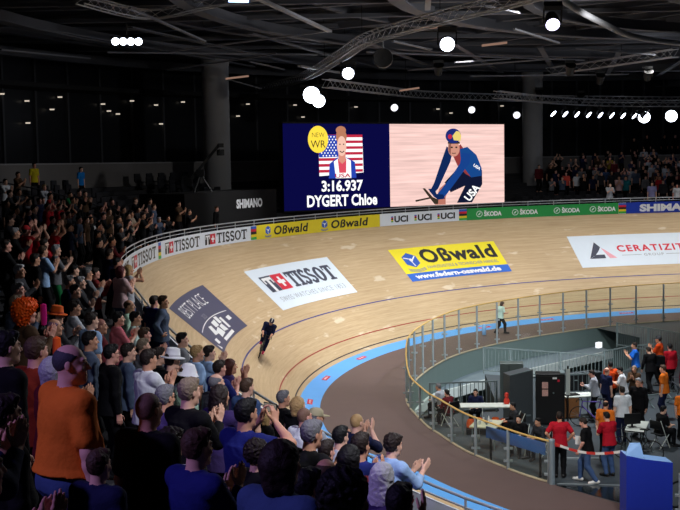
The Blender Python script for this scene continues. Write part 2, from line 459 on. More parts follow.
def make_shirt(P, J, h, sleeve, coat=0):
    lo, hi = bounds(J); F = Field(lo, hi, h)
    O, u, r, f, r2, f2 = (J[k] for k in ('O', 'u', 'r', 'f', 'r2', 'f2'))
    W = P.get('wide', 1); B = P.get('belly', 0); fem = P.get('fem', 0)
    a = 1.04 + .06*coat
    hem = P.get('hem', -.10)
    F.tube(O, u, r, f, [(hem, .208*W*a + B*.2, .158*W*a + B*.35, B*.3), (.08, (.182 if fem else .184)*W*a + B*.3, .140*W*a + B*.6, B*.5), (.22, (.150 if fem else .172)*W*a + B*.25, .125*W*a + B*.5, B*.35), (.36, (.165 if fem else .185)*W*a, .132*W*a, .008), (.42, .17*W*a, .115*W*a, 0)], .03)
    F.ell(O + u*.36, (.178*W*a, .125*W*a, .165), (r2, f2, u), .05)
    if fem: F.ell(O + u*.32 + f2*.085, (.13, .065, .07), (r2, f2, u), .04)
    else: F.ell(O + u*.36 + f2*.045, (.145, .088, .10), (r2, f2, u), .05)
    F.cap(O + u*.46 - r2*.14*W, O + u*.46 + r2*.14*W, .074*a, .074*a, .05)
    F.cap(O + u*.46, O + u*.525, .085, .068, .03)
    ends = []
    for n, s in (('L', -1), ('R', 1)):
        S, E, Wr = J['S'+n], J['E'+n], J['W'+n]; q = (.9 if fem else 1)*(.5 + .5*W)*a
        F.cap(O + u*.45 + r2*s*.12, S, .072*q, .072*q, .04)
        if sleeve == 'short': F.cap(S, S + (E - S)*.72, .068*q, .066*q, .03)
        elif sleeve == 'none': F.cap(S, S + (E - S)*.08, .062*q, .06*q, .03)
        else:
            F.cap(S, E, .067*q, .056*q, .03); F.cap(E, Wr - unit(Wr - E)*.03, .056*q, .041*q, .03)
    F.wrinkle(.0035 if h < .012 else .001, 42)
    F.cap(J['N'] - u*.015, J['N'] + J['hu']*.06, .062, .058, 0, '-')
    F.plane(O + u*(.575 if not coat else .59) + f*.0, u + f*.55)
    return F.net()

def make_trousers(P, J, h, shorts=0):
    lo, hi = bounds(J); F = Field(lo, hi, h)
    O, u, r, f = (J[k] for k in ('O', 'u', 'r', 'f')); W = P.get('wide', 1); B = P.get('belly', 0)
    F.ell(O - u*.01, (.176*W + B*.15, .128*W + B*.2, .13), (r, f, u), .05)
    F.tube(O, u, r, f, [(-.08, .18*W, .128*W, 0), (.05, .168*W + B*.15, .122*W + B*.35, B*.25)], .03)
    for n, s in (('L', -1), ('R', 1)):
        hip, K, A = (J[a+n] for a in ('hip', 'K', 'A'))
        F.ell(O - u*.05 + r*s*.07 - f*.055, (.090, .078, .09), (r, f, u), .04)
        F.cap(hip, K, .101*(.5 + .5*W), .080, .04)
        if not shorts: F.cap(K, A + (K - A)*.03, .079, .062, .03); F.cap(K + (A - K)*.1 + unit(np.cross(r, A - K))*-.012, K + (A - K)*.45 + unit(np.cross(r, A - K))*-.012, .072, .070, .03)
    F.wrinkle(.004 if h < .012 else .001, 34)
    return F.net()

def make_shoes(J, h, s):
    n = 'L' if s < 0 else 'R'; A, T = J['A'+n], J['T'+n]
    pts = np.array([A, T]); F = Field(pts.min(0) - .12, pts.max(0) + .12, h)
    dn = vec(0, 0, 1) if A[2] < .3 else vec(0, 0, 1)
    heel = A + unit(A - T)*.05 - dn*.035
    F.cap(heel, T + unit(T - A)*.02, .046, .040, .03); F.cap(A - dn*.01, T + (A - T)*.5, .05, .042, .03)
    low = min(heel[2] - .046, T[2] - .04)
    F.plane((0, 0, low + .012 if A[2] > .12 else .0), (0, 0, -1)); F.plane(A + dn*.03, dn)
    return F.net()

def hair_mesh(style, h=.006):
    """hair in the head's own frame (x right, y forward, z up, origin at the head centre)"""
    F = Field((-.22, -.24, -.36), (.22, .2, .24), h)
    _, (x, y, z) = F.box(F.lo, F.lo + F.n*F.h)
    def keep(expr): F.a = np.maximum(F.a, (-expr).astype(np.float32))
    rip = lambda a, q: (a*np.sin(q*x + 2*np.sin(q*.6*z))*np.sin(q*1.1*y + 1.3*np.sin(q*.5*x))*np.sin(q*.9*z + 1.7*np.sin(q*.7*y))).astype(np.float32)
    if style == 'buzz':
        F.ell((0, -.012, .029), (.0760, .0960, .0905), None, .0); F.ell((0, -.028, -.012), (.067, .0655, .058), None, .02); keep((z - .072) - .95*(y - .072))
    elif style == 'bald':
        F.ell((0, -.014, .022), (.0785, .098, .090), None, .0); F.ell((0, .02, .10), (.068, .10, .075), None, 0, '-'); keep((z - .06) - .95*(y - .055))
    elif style == 'short':
        F.ell((0, -.014, .040), (.0805, .101, .094), None, .0); F.ell((0, -.030, -.012), (.0685, .066, .062), None, .03); F.cap((-.03, .05, .098), (.03, .05, .098), .03, .03, .03); F.a += rip(.0045, 95); keep((z - .074) - 1.12*(y - .072))
    elif style == 'messy':
        F.ell((0, -.016, .044), (.087, .106, .100), None, .0); F.ell((0, -.030, -.012), (.072, .070, .064), None, .03); F.ell((0, .05, .09), (.06, .05, .035), None, .03); F.a += rip(.010, 70); keep((z - .062) - 1.0*(y - .072))
    elif style == 'bob':
        F.ell((0, -.016, .024), (.092, .108, .104), None, .0); F.cap((-.06, -.035, 0), (-.065, -.03, -.11), .045, .035, .04); F.cap((.06, -.035, 0), (.065, -.03, -.11), .045, .035, .04)
        F.cap((0, -.07, 0), (0, -.07, -.11), .06, .05, .05); F.a += rip(.004, 80)
        keep(np.maximum((z - .065) - 1.2*(y - .075), -y + .018 + 0*z)); keep(np.maximum(z - .068, .062 - y) + 0*x)
    elif style == 'long':
        F.ell((0, -.016, .026), (.090, .108, .102), None, .0); F.ell((0, -.075, -.12), (.095, .05, .19), None, .04); F.cap((-.07, -.02, 0), (-.08, -.03, -.18), .03, .02, .04); F.cap((.07, -.02, 0), (.08, -.03, -.18), .03, .02, .04)
        F.a += rip(.005, 75); keep(np.maximum((z - .065) - 1.2*(y - .075), -y + .012 + 0*z)); keep(np.maximum(z - .068, .06 - y) + 0*x)
    elif style == 'tail':
        F.ell((0, -.014, .030), (.083, .104, .098), None, .0); F.cap((0, -.11, .05), (0, -.145, -.02), .028, .032, .02); F.cap((0, -.145, -.02), (0, -.125, -.14), .032, .012, .02); F.a += rip(.003, 90)
        keep(np.maximum((z - .070) - 1.0*(y - .075), -y - .09 + 0*z))
    elif style == 'curly':
        F.ell((0, -.018, .034), (.098, .116, .112), None, .0); F.a += rip(.013, 90); keep(np.maximum((z - .062) - 1.15*(y - .075), (-y - .03) + 0*z))
    elif style == 'wig':
        F.ell((0, -.02, .050), (.150, .155, .135), None, .0); F.ell((0, -.05, -.03), (.125, .11, .12), None, .03); F.a += rip(.026, 84); keep(np.maximum((z - .05) - .9*(y - .08), -y - .0 + 0*z))
    return F.net()
UP = (0, .38, .92)
def clap_pose(z, y, x=.046, d=UP, **k):
    p = dict(handL=((-x, y, z), (.06, d[1], d[2]), (1, -.12, 0), .16), handR=((x, y+.015, z+.03), (-.06, d[1], d[2]), (-1, -.12, 0), .12)); p.update(k); return p
POSES = {
 'clap': clap_pose(1.29, .33),
 'clapfem': clap_pose(1.29, .30, fem=1, lean=2),
 'claphigh': clap_pose(1.46, .28, .055, lean=4),
 'clapraised': clap_pose(1.72, .22, .10, (0, .2, 1), poleL=(-1, .2, -.6), poleR=(1, .2, -.6)),
 'reach': clap_pose(1.26, .47, .075, (0, .75, .66), lean=10),
 'down': dict(handL=((-.255, .03, .865), (.05, .12, -1), (1, .1, 0), .35), handR=((.255, .03, .865), (-.05, .12, -1), (-1, .1, 0), .35)),
 'heavy': dict(handL=((-.30, .03, .865), (.05, .12, -1), (1, .1, 0), .35), handR=((.31, .05, .865), (-.05, .12, -1), (-1, .1, 0), .35), belly=.085, wide=1.12, lean=4, hyaw=-32, hem=.03),
 'phone': dict(handL=((-.085, .30, 1.53), (.25, .25, .9), (.9, .3, -.1), .55), handR=((.085, .30, 1.53), (-.25, .25, .9), (-.9, .3, -.1), .55), poleL=(-.8, .1, -.6), poleR=(.8, .1, -.6)),
 'hips': dict(handL=((-.235, .03, 1.0), (.75, .6, -.35), (.3, -.2, .2), .4), handR=((.235, .03, 1.0), (-.75, .6, -.35), (-.3, -.2, .2), .4), poleL=(-1, -.75, 0), poleR=(1, -.75, 0)),
 'walk': dict(handL=((-.24, .17, .90), (.05, .4, -.9), (1, .1, 0), .4), handR=((.17, .30, 1.10), (-.35, .9, .1), (-.6, -.2, .7), .5), footL=(-.09, -.26, .10), toeL=(-.02, .16, -.06), footR=(.09, .22, .085), pz=.925, lean=6, hpitch=22),
 'point': dict(handL=((-.12, .36, 1.22), (.3, .9, .3), (.7, -.3, .4), .35), handR=((.16, .38, 1.15), (-.2, .95, .1), (-.5, -.1, .8), .35), lean=8, hpitch=14),
 'sit': dict(pz=.50, handL=((-.14, .36, .70), (.3, .9, -.1), (.2, .1, -1), .4), handR=((.14, .36, .70), (-.3, .9, -.1), (-.2, .1, -1), .4), footL=(-.13, .42, .085), footR=(.13, .42, .085), kpoleL=(-.05, .6, 1), kpoleR=(.05, .6, 1), lean=10),
 'ride': dict(pz=1.02, py=-.14, lean=52, handL=((-.15, .52, .93), (.05, .75, -.65), (.9, .2, -.2), .7), handR=((.15, .52, .93), (-.05, .75, -.65), (-.9, .2, -.2), .7), footL=(-.10, -.04, .24), footR=(.10, .03, .56), toeL=(0, .14, -.09), toeR=(0, .15, -.05), kpoleL=(-.05, 1, .3), kpoleR=(.05, 1, .3), poleL=(-.15, -.3, -.8), poleR=(.15, -.3, -.8), hpitch=12),
}
# ---------------------------------------------------------------- where things stand (metres)
LAMPS_AND_REFLECTIONS = [(-18.49, 64.2, 12.93), (-17.58, 65.9, 12.62), (-16.23, 68.1, 12.94), (-16.57, 67.5, 12.2), (-17.57, 65.9, 11.38), (-14.27, 70.8, 12.64), (-12.82, 72.6, 12.9), (-14.0, 71.2, 12.23), (-13.57, 71.8, 12.07), (-11.56, 74.1, 12.7), (-11.32, 74.4, 11.51), (-10.05, 75.7, 12.95), (-6.1, 79.2, 12.93), (-6.75, 78.7, 12.11), (-2.98, 81.5, 12.93), (-2.45, 81.9, 12.1), (1.33, 84.1, 12.85), (7.5, 86.9, 12.73), (8.5, 87.2, 12.43), (12.5, 88.4, 12.95)]  # high entries are downlights, low ones glowing boxes for reflections in the glazing
BALLOON = (-8.49, 33.0, 6.06)
K_TRACK, K_INF, K_VIO, K_CROWD, K_STAND, K_ROOF, K_AMB, K_FAR, K_FRONT, K_BRD, K_TOP, K_RAMP, K_PLAT = 285, 480, 2600, 6800, 1500, 500, .014, 480, 6800, 1800, 4800, 15000, 4000
CROWD = [
 (-1.89, 5.41, 6.137, 0.995, -45, 'clap', 'long', 'navy', 'black', 'short', 'black', '', 'spectator at the left edge of whom only clapping hands show beside the dark'),
 (-1.29, 3.87, 6.383, 0.875, -46, 'clap', 'long', 'teal', 'black', 'short', 'black', '', 'spectator low at the left edge with clapping hands and a dark teal cuff'),
 (-2.7, 9.06, 5.659, 1.079, -48, 'down', 'long', 'black', 'black', 'short', 'black', '', 'black-clothed spectator in the dark at the left edge below the orange wig'),
 (-1.95, 6.42, 5.891, 0.953, -49, 'down', 'long', 'black', 'black', 'short', 'dbrown', '', 'black-clothed spectator in the dark at the left edge right behind the clapping hands'),
 (-1.77, 7.2, 5.892, 1.048, -52, 'heavy', 'short', 'orange', 'denim', 'bald', 'dgrey', '', 'heavy grey-haired man in a large orange polo shirt and jeans'),
 (-2.51, 9.82, 5.429, 1.021, -48, 'clapfem', 'long', 'maroon', 'black', 'bob', 'silver', '', 'silver-haired woman half hidden left of the big orange polo shirt'),
 (-2.78, 10.26, 5.455, 1.064, -35, 'down', 'short', 'rust', 'black', 'short', 'brown', '', 'brown-haired man in a rust red top left of the silver-haired woman'),
 (-1.43, 6.52, 5.891, 0.753, -30, 'down', 'short', 'navy', 'navy', 'short', 'brown', '', 'small boy in dark blue standing in front of the orange polo man'),
 (-1.3, 7.46, 5.644, 0.977, -32, 'down', 'short', 'black', 'black', 'buzz', 'stubble', '', 'shaven-headed man in a black T-shirt seen from behind'),
 (-0.9, 6.72, 5.644, 0.932, -45, 'clap', 'long', 'blue', 'black', 'short', 'brown', '', 'man with cropped brown hair in a deep blue sweater raising clapping hands'),
 (-1.24, 7.96, 5.399, 0.912, -39, 'down', 'long', 'lgrey', 'black', 'messy', 'dbrown', '', 'dark-haired man with a pale collar left of the cropped brown head'),
 (-0.32, 5.31, 5.89, 0.946, -41, 'down', 'short', 'denim', 'black', 'bob', 'dbrown', '', 'person with long dark hair in a denim blue shirt at the bottom of the stand'),
 (-0.68, 8.63, 5.152, 0.908, -49, 'clapfem', 'long', 'black', 'black', 'curly', 'dbrown', '', 'curly brown head just left of the large dark-haired head'),
 (-0.02, 4.07, 6.137, 0.909, -44, 'clapfem', 'long', 'black', 'black', 'curly', 'black', '', 'bushy black-haired head lowest and largest at the bottom edge'),
 (-0.23, 6.22, 5.644, 0.865, -44, 'down', 'long', 'black', 'black', 'short', 'black', '', 'black-haired spectator at the bottom edge left of the bushy black hair'),
 (-0.13, 7.21, 5.397, 0.892, -25, 'down', 'long', 'yellow', 'black', 'bald', 'brown', '', 'balding brown head above the bushy black hair at the bottom'),
 (0.26, 7.97, 5.151, 0.901, -28, 'clapfem', 'long', 'purple', 'black', 'long', 'white', '', 'woman with long white hair in a dark purple top'),
 (0.27, 5.9, 5.644, 0.86, -26, 'claphigh', 'short', 'black', 'black', 'short', 'black', '', 'dark head at the bottom edge lifting a bare arm beside the white-haired woman'),
 (0.13, 10.31, 4.659, 0.983, -33, 'clap', 'short', 'blue', 'black', 'short', 'dbrown', '', 'man in a patterned bright blue shirt beside the pale blue jacket'),
 (0.44, 12.17, 4.18, 0.995, -53, 'reach', 'long', 'lblue', 'denim', 'messy', 'dbrown', '', 'dark-haired man in a pale blue jacket clapping above the fence'),
 (-0.36, 9.66, 4.906, 0.997, -47, 'reach', 'long', 'black', 'black', 'short', 'grey', '', 'grey-haired man in a black jacket with a white collar, clapping'),
 (-0.2, 11.47, 4.426, 0.921, -41, 'down', 'long', 'dgrey', 'black', 'short', 'dbrown', '', 'dark grey-brown head below the grey-haired man in black'),
 (-0.06, 12.61, 4.196, 0.982, -40, 'clap', 'long', 'lgrey', 'black', 'short', 'black', '', 'black-haired head between the grey-haired man and the bald navy-shirted man'),
 (0.03, 9.21, 4.905, 0.941, -30, 'down', 'long', 'maroon', 'black', 'bob', 'black', '', 'black bobbed head left of the patterned blue shirt'),
 (0.15, 15.05, 3.766, 1.002, -41, 'claphigh', 'long', 'navy', 'black', 'buzz', 'blond', '', 'bald man in a navy jacket clapping before the brown apron'),
 (-0.47, 15.29, 3.813, 0.995, -65, 'reach', 'long', 'lgrey', 'black', 'buzz', 'grey', 'beigecap', 'man in a beige baseball cap beside the bright blue band'),
 (-0.52, 14.37, 4.012, 0.999, -48, 'down', 'short', 'white', 'black', 'buzz', 'stubble', '', 'shaven-headed man in a white T-shirt left of the beige cap'),
 (-0.65, 15.77, 3.871, 0.998, -50, 'down', 'none', 'black', 'black', 'bob', 'blond', '', 'blonde woman in a black tank top at the fence'),
 (-0.92, 16.92, 3.765, 0.978, -59, 'down', 'none', 'black', 'black', 'short', 'grey', '', 'grey-haired person in a black tank top left of the blonde woman'),
 (-1.01, 17.44, 3.765, 0.744, -69, 'down', 'short', 'red', 'black', 'short', 'black', '', 'dark-haired child in red below the grey-haired black tank top'),
 (-0.83, 9.36, 5.157, 0.999, -42, 'phone', 'short', 'blue', 'navy', 'short', 'black', '', 'man in a deep blue shirt holding up a phone with both hands'),
 (-1.12, 16.49, 3.938, 0.756, -69, 'down', 'short', 'black', 'black', 'bob', 'blond', '', 'blonde child framed under the raised phone arms'),
 (-1.34, 15.61, 4.184, 0.986, -44, 'down', 'short', 'denim', 'black', 'short', 'brown', '', 'brown-haired man in a mid-blue shirt above the phone holder'),
 (-1.33, 12.17, 4.715, 1.018, -38, 'clapfem', 'long', 'purple', 'black', 'long', 'dbrown', '', 'long dark-haired woman clapping left of the phone holder'),
 (-1.67, 14.77, 4.364, 1.016, -53, 'down', 'long', 'dgrey', 'black', 'bald', 'grey', '', 'balding grey head lit purple above the clapping woman'),
 (-1.84, 18.28, 4.006, 0.992, -70, 'claphigh', 'none', 'purple', 'denim', 'bob', 'redbrown', '', 'dark red-haired woman with one bare arm raised at the fence'),
 (-1.91, 17.42, 4.09, 1.01, -50, 'clap', 'short', 'blue', 'denim', 'short', 'dbrown', '', 'dark brown head left of the red-haired woman with the raised arm'),
 (-1.39, 10.06, 5.166, 1.024, -42, 'clap', 'long', 'black', 'black', 'short', 'ash', '', 'ash-blond man lit purple in a dark jacket below the white hats'),
 (-1.77, 11.16, 4.936, 1.001, -36, 'clap', 'long', 'purple', 'black', 'short', 'grey', '', 'grey-haired man in glasses and a purple shirt below the white hat'),
 (-2.36, 15.62, 4.504, 1.026, -48, 'clap', 'long', 'black', 'black', 'short', 'dbrown', 'whitehat', 'man in a white brimmed hat and black striped jacket'),
 (-2.09, 15.12, 4.431, 1.006, -56, 'down', 'long', 'mint', 'black', 'short', 'brown', 'whitecap', 'spectator in a round white sun hat right of the brimmed white hat'),
 (-2.22, 16.13, 4.258, 0.939, -61, 'down', 'short', 'black', 'black', 'short', 'brown', '', 'small brown head just below the round white sun hat'),
 (-2.26, 19.02, 4.087, 1.001, -64, 'claphigh', 'short', 'lblue', 'denim', 'short', 'dbrown', '', 'dark-haired man in a light blue shirt by the fence'),
 (-2.32, 17.98, 4.252, 1.003, -66, 'down', 'short', 'lblue', 'denim', 'short', 'blond', '', 'blond person in a light blue shirt left of the dark-haired light blue shirt'),
 (-2.78, 19.64, 4.249, 0.987, -79, 'down', 'short', 'grey', 'denim', 'short', 'black', '', 'black-haired man in a grey T-shirt leaning at the fence rail'),
 (-3.61, 23.0, 4.476, 1.009, -86, 'hips', 'long', 'slate', 'navy', 'short', 'brown', '', 'man in a slate grey top and jeans standing at the fence with his back turned'),
 (-3.97, 24.16, 4.382, 0.987, -43, 'down', 'short', 'blue', 'navy', 'short', 'dbrown', '', 'small dark head in blue just left of the slate grey top'),
 (-4.29, 25.09, 4.532, 0.718, -66, 'down', 'short', 'navy', 'navy', 'short', 'dbrown', '', 'dark-haired boy in a navy shirt left of the slate grey top'),
 (-4.05, 21.7, 4.567, 1.004, -89, 'down', 'long', 'mint', 'black', 'bald', 'brown', '', 'balding man in a mint green sweatshirt above the dark-haired white shirt'),
 (-3.9, 19.88, 4.575, 1.0, -68, 'clapfem', 'short', 'pink', 'black', 'short', 'black', '', 'short-haired person in a pink T-shirt turned sideways'),
 (-3.8, 20.89, 4.409, 1.021, -80, 'down', 'short', 'palemint', 'denim', 'short', 'black', '', 'black-haired man in a very pale mint T-shirt'),
 (-3.32, 19.03, 4.415, 0.996, -67, 'clap', 'long', 'black', 'black', 'short', 'brown', '', 'brown head clapping right of the pale mint T-shirt'),
 (-3.24, 18.43, 4.334, 0.989, -67, 'clap', 'long', 'grey', 'black', 'short', 'ash', '', 'fuzzy light brown head in front of the pale mint T-shirt'),
 (-3.88, 18.23, 4.661, 1.009, -71, 'down', 'long', 'maroon', 'black', 'buzz', 'rosy', '', 'bald reddish head behind the dark-haired man with the white collar'),
 (-3.83, 17.37, 4.827, 1.033, -50, 'down', 'short', 'lblue', 'black', 'short', 'dbrown', '', 'brown-haired man in a light blue shirt left of the bald reddish head'),
 (-3.44, 15.43, 4.829, 1.025, -67, 'down', 'long', 'slate', 'black', 'short', 'black', '', 'black-haired man with a slate hooded top beside the orange polo man'),
 (-3.05, 14.92, 4.751, 1.011, -59, 'down', 'long', 'black', 'black', 'short', 'black', '', 'dark-haired person in glasses and a black top facing the track'),
 (-3.04, 16.03, 4.583, 1.015, -68, 'down', 'long', 'denimgrey', 'black', 'short', 'dbrown', '', 'brown-haired man in a grey denim jacket seen in profile'),
 (-2.5, 14.52, 4.677, 1.047, -51, 'clap', 'short', 'white', 'black', 'short', 'dbrown', '', 'dark-haired man in a white T-shirt with grey back panel'),
 (-2.73, 16.78, 4.417, 1.005, -67, 'clap', 'long', 'black', 'black', 'short', 'dbrown', '', 'dark head in black between the white T-shirt and the white hat'),
 (-4.11, 16.23, 4.91, 1.024, -66, 'down', 'long', 'dgrey', 'black', 'bald', 'violet', '', 'bald head lit violet below the orange felt hat'),
 (-4.2, 15.17, 5.076, 1.134, -52, 'clapfem', 'long', 'brown', 'black', 'wig', 'orangewig', '', 'spectator wearing a huge frizzy orange wig'),
 (-4.44, 17.68, 4.908, 1.005, -71, 'clap', 'long', 'dgrey', 'black', 'short', 'black', 'orangehat', 'spectator in an orange felt hat with a brim'),
 (-4.54, 19.33, 4.822, 1.013, -69, 'clap', 'short', 'lgrey', 'black', 'short', 'dbrown', '', 'dark-haired man in a light grey T-shirt right of the orange hat'),
 (-4.93, 17.27, 5.154, 1.011, -54, 'clap', 'long', 'slate', 'black', 'short', 'ash', '', 'ash-grey head with a blue-grey shirt behind the orange wig'),
 (-6.16, 21.9, 5.215, 1.023, -90, 'clap', 'long', 'dgrey', 'black', 'short', 'silver', '', 'silver-haired man in glasses at the left edge of the stand'),
 (-5.45, 19.24, 5.148, 1.015, -83, 'down', 'long', 'dgrey', 'black', 'short', 'grey', '', 'dark grey head below the silver-haired man at the left edge'),
 (-5.04, 21.6, 4.891, 0.997, -85, 'clap', 'long', 'black', 'black', 'short', 'black', '', 'black-haired man in black clapping in the middle of the left stand'),
 (-5.33, 22.38, 4.968, 1.008, -72, 'down', 'long', 'navy', 'black', 'short', 'grey', '', 'grey head in a navy top left of the black-haired man in black'),
 (-5.32, 23.29, 4.872, 1.0, -79, 'clap', 'long', 'dgrey', 'black', 'short', 'silver', '', 'grey head clapping right of the grey head in navy'),
 (-5.39, 24.28, 4.945, 1.012, -61, 'clap', 'long', 'grey', 'black', 'short', 'grey', '', 'grey-haired man in glasses beside a clapping woman'),
 (-5.47, 25.48, 4.846, 1.007, -61, 'clapfem', 'long', 'brick', 'black', 'short', 'dbrown', '', 'dark-haired woman clapping with both hands up in a brick red top'),
 (-5.76, 24.68, 5.016, 0.991, -64, 'clap', 'long', 'black', 'black', 'short', 'black', '', 'black head above the two grey heads in the left stand'),
 (-6.48, 24.27, 5.258, 1.013, -56, 'down', 'long', 'black', 'black', 'short', 'dbrown', '', 'man in dark glasses and a black top left of the blue balloon'),
 (-6.6, 26.58, 5.291, 1.011, -72, 'clap', 'short', 'grey', 'green', 'short', 'silver', '', 'silver-haired man in a grey T-shirt and green trousers clapping'),
 (-6.53, 25.17, 5.394, 0.995, -51, 'clap', 'short', 'lblue', 'black', 'short', 'brown', '', 'brown-haired man in pale blue behind the blue balloon'),
 (-7.56, 27.67, 5.704, 1.001, -51, 'clapraised', 'short', 'red', 'black', 'short', 'dbrown', 'redcap', 'spectator in a red cap and red shirt'),
 (-7.59, 28.67, 5.53, 0.998, -52, 'clapraised', 'short', 'red', 'black', 'short', 'dbrown', '', 'red-shirted spectator with raised hands right of the red cap'),
 (-7.32, 29.37, 5.615, 0.996, -59, 'clapraised', 'short', 'red', 'black', 'short', 'black', '', 'red-shirted spectator with arms up third from the red cap'),
 (-7.04, 27.27, 5.419, 0.995, -48, 'clap', 'short', 'red', 'black', 'short', 'dbrown', '', 'red-shirted spectator below the raised arms'),
 (-7.7, 27.19, 5.648, 1.022, -75, 'clap', 'long', 'black', 'black', 'short', 'silver', '', 'white-haired man in black clapping left of the red cap'),
 (-7.08, 24.28, 5.567, 1.011, -62, 'clap', 'long', 'black', 'black', 'short', 'dbrown', '', 'man in black at the left edge behind the white-haired man'),
 (-9.15, 41.99, 5.407, 1.01, -82, 'clap', 'long', 'white', 'black', 'short', 'black', '', 'man in a white long-sleeved shirt standing out in the dark stand'),
 (-6.43, 30.57, 5.212, 0.998, -60, 'clap', 'long', 'black', 'black', 'short', 'black', '', 'man in black right below the white long-sleeved shirt'),
 (-6.19, 31.08, 5.237, 0.978, -71, 'clap', 'long', 'maroon', 'black', 'short', 'dbrown', '', 'dark red-topped man next to the boards at the turn'),
 (-5.81, 28.77, 5.024, 1.009, -50, 'clap', 'long', 'navy', 'black', 'short', 'dbrown', '', 'man in dark blue two places above the maroon-haired woman'),
 (-5.39, 27.57, 4.893, 1.007, -56, 'down', 'long', 'navy', 'black', 'short', 'black', '', 'man in a navy jacket standing at the end of the white boards'),
 (-4.89, 25.47, 4.846, 1.027, -46, 'clapfem', 'short', 'rose', 'denim', 'bob', 'maroon', '', 'maroon-haired woman in a pale rose top at the fence'),
 (-5.0, 26.98, 4.823, 0.978, -64, 'phone', 'none', 'lgrey', 'denim', 'bob', 'blond', '', 'blonde woman at the fence lifting a phone'),
 (-7.85, 41.21, 5.203, 0.86, -102, 'clap', 'short', 'dgrey', 'black', 'short', 'dbrown', '', 'man in a grey T-shirt clapping at the rail above the boards'),
 (-8.22, 45.31, 5.233, 1.064, -104, 'clap', 'short', 'beige', 'black', 'short', 'dbrown', '', 'man in a pale beige shirt clapping near the dark rail'),
 (-9.48, 48.02, 5.653, 1.056, -118, 'clap', 'long', 'black', 'black', 'short', 'dbrown', '', 'man in black clapping beside the sloping stair rail'),
 (-8.23, 44.71, 5.226, 1.038, -104, 'down', 'long', 'black', 'black', 'short', 'black', '', 'dark head left of the pale beige shirt'),
 (-7.84, 45.8, 5.237, 1.001, -91, 'clap', 'short', 'black', 'black', 'short', 'dbrown', '', 'man clapping in black right of the pale beige shirt'),
 (-7.64, 46.31, 5.24, 0.86, -110, 'clap', 'long', 'dgrey', 'black', 'short', 'dbrown', '', 'man in dark grey clapping at the rail by the stairs'),
 (-7.4, 47.12, 5.244, 0.86, -121, 'clap', 'long', 'slate', 'black', 'short', 'silver', '', 'grey-haired spectator at the rail by the orange step lamp'),
 (-7.19, 48.22, 5.246, 0.86, -122, 'clap', 'long', 'black', 'black', 'short', 'dbrown', '', 'last spectator in the row before the black wall'),
 (-14.41, 54.73, 7.293, 1.016, -125, 'down', 'short', 'yellow', 'black', 'short', 'dbrown', '', 'spectator in a yellow shirt high up against the grey parapet'),
 (-12.72, 57.02, 7.093, 1.003, -113, 'down', 'short', 'cyan', 'black', 'short', 'black', '', 'spectator in a bright blue shirt alone before the grey parapet'),
 (-11.14, 47.72, 6.06, 1.009, -110, 'clap', 'short', 'green', 'black', 'short', 'dbrown', '', 'spectator in a green T-shirt in the upper stand'),
 (-11.01, 48.82, 6.062, 1.039, -114, 'clap', 'long', 'black', 'black', 'short', 'dbrown', '', 'dark spectator right of the green T-shirt'),
 (-10.87, 49.33, 6.063, 1.007, -120, 'clap', 'long', 'brown', 'black', 'short', 'dbrown', '', 'brown-topped spectator two right of the green T-shirt'),
 (-11.47, 45.7, 6.049, 1.025, -88, 'clap', 'short', 'red', 'black', 'short', 'dbrown', '', 'red-shirted spectator high in the stand left of the green T-shirt'),
 (-10.46, 41.2, 5.815, 0.992, -95, 'clapraised', 'short', 'red', 'black', 'short', 'dbrown', '', 'red-shirted spectator with raised arms under the upper red shirt'),
 (-10.35, 42.51, 5.816, 0.964, -104, 'clapraised', 'short', 'red', 'black', 'short', 'dbrown', '', 'red-shirted spectator with raised arms right below the upper red shirt'),
 (-9.94, 42.01, 5.611, 1.005, -107, 'clapraised', 'short', 'maroon', 'black', 'short', 'dbrown', '', 'dark red-topped spectator with raised arms beside the red shirts'),
 (-11.23, 43.12, 6.022, 0.97, -109, 'down', 'long', 'navy', 'black', 'short', 'dbrown', '', 'spectator in dark navy left of the upper red shirts'),
 (-13.59, 47.02, 6.668, 0.996, -113, 'clap', 'short', 'white', 'black', 'short', 'dbrown', '', 'spectator in a white T-shirt high at the left edge'),
 (-14.06, 50.61, 6.88, 1.025, -105, 'clap', 'short', 'brown', 'black', 'short', 'dbrown', '', 'brown-topped spectator beside the yellow shirt'),
 (-12.37, 48.42, 6.468, 0.945, -116, 'clap', 'long', 'lgrey', 'black', 'short', 'blond', '', 'fair-haired spectator in pale grey below the yellow shirt'),
 (-11.26, 41.81, 6.019, 0.974, -107, 'clap', 'short', 'grey', 'black', 'short', 'dbrown', '', 'grey-shirted spectator in the middle of the upper left stand'),
 (-10.72, 37.8, 5.843, 1.048, -86, 'clap', 'long', 'navy', 'black', 'short', 'dbrown', '', 'navy-topped spectator below the white T-shirt at the left edge'),
 (14.93, 76.05, 6.253, 1.001, -185, 'down', 'short', 'coral', 'black', 'short', 'dbrown', '', 'spectator in a coral red shirt in the far right stand beside the column'),
 (15.66, 76.15, 6.257, 0.953, -166, 'down', 'short', 'white', 'black', 'short', 'dbrown', '', 'spectator in a white shirt in the far stand right of the coral red shirt'),
 (18.73, 75.45, 5.862, 1.043, 165, 'down', 'short', 'teal', 'black', 'short', 'dbrown', '', 'spectator in a teal shirt standing behind the green and blue boards'),
 (21.59, 73.85, 5.456, 0.967, 171, 'down', 'short', 'white', 'black', 'short', 'dbrown', '', 'spectator in a white patterned top above the blue board at the right edge'),
 (17.18, 73.35, 5.445, 1.056, 186, 'clap', 'short', 'lgrey', 'black', 'short', 'dbrown', '', 'spectator in pale grey left of the teal shirt'),
 (18.22, 75.25, 5.858, 1.052, 174, 'clap', 'short', 'rose', 'black', 'short', 'dbrown', '', 'spectator in dull rose immediately left of the teal shirt'),
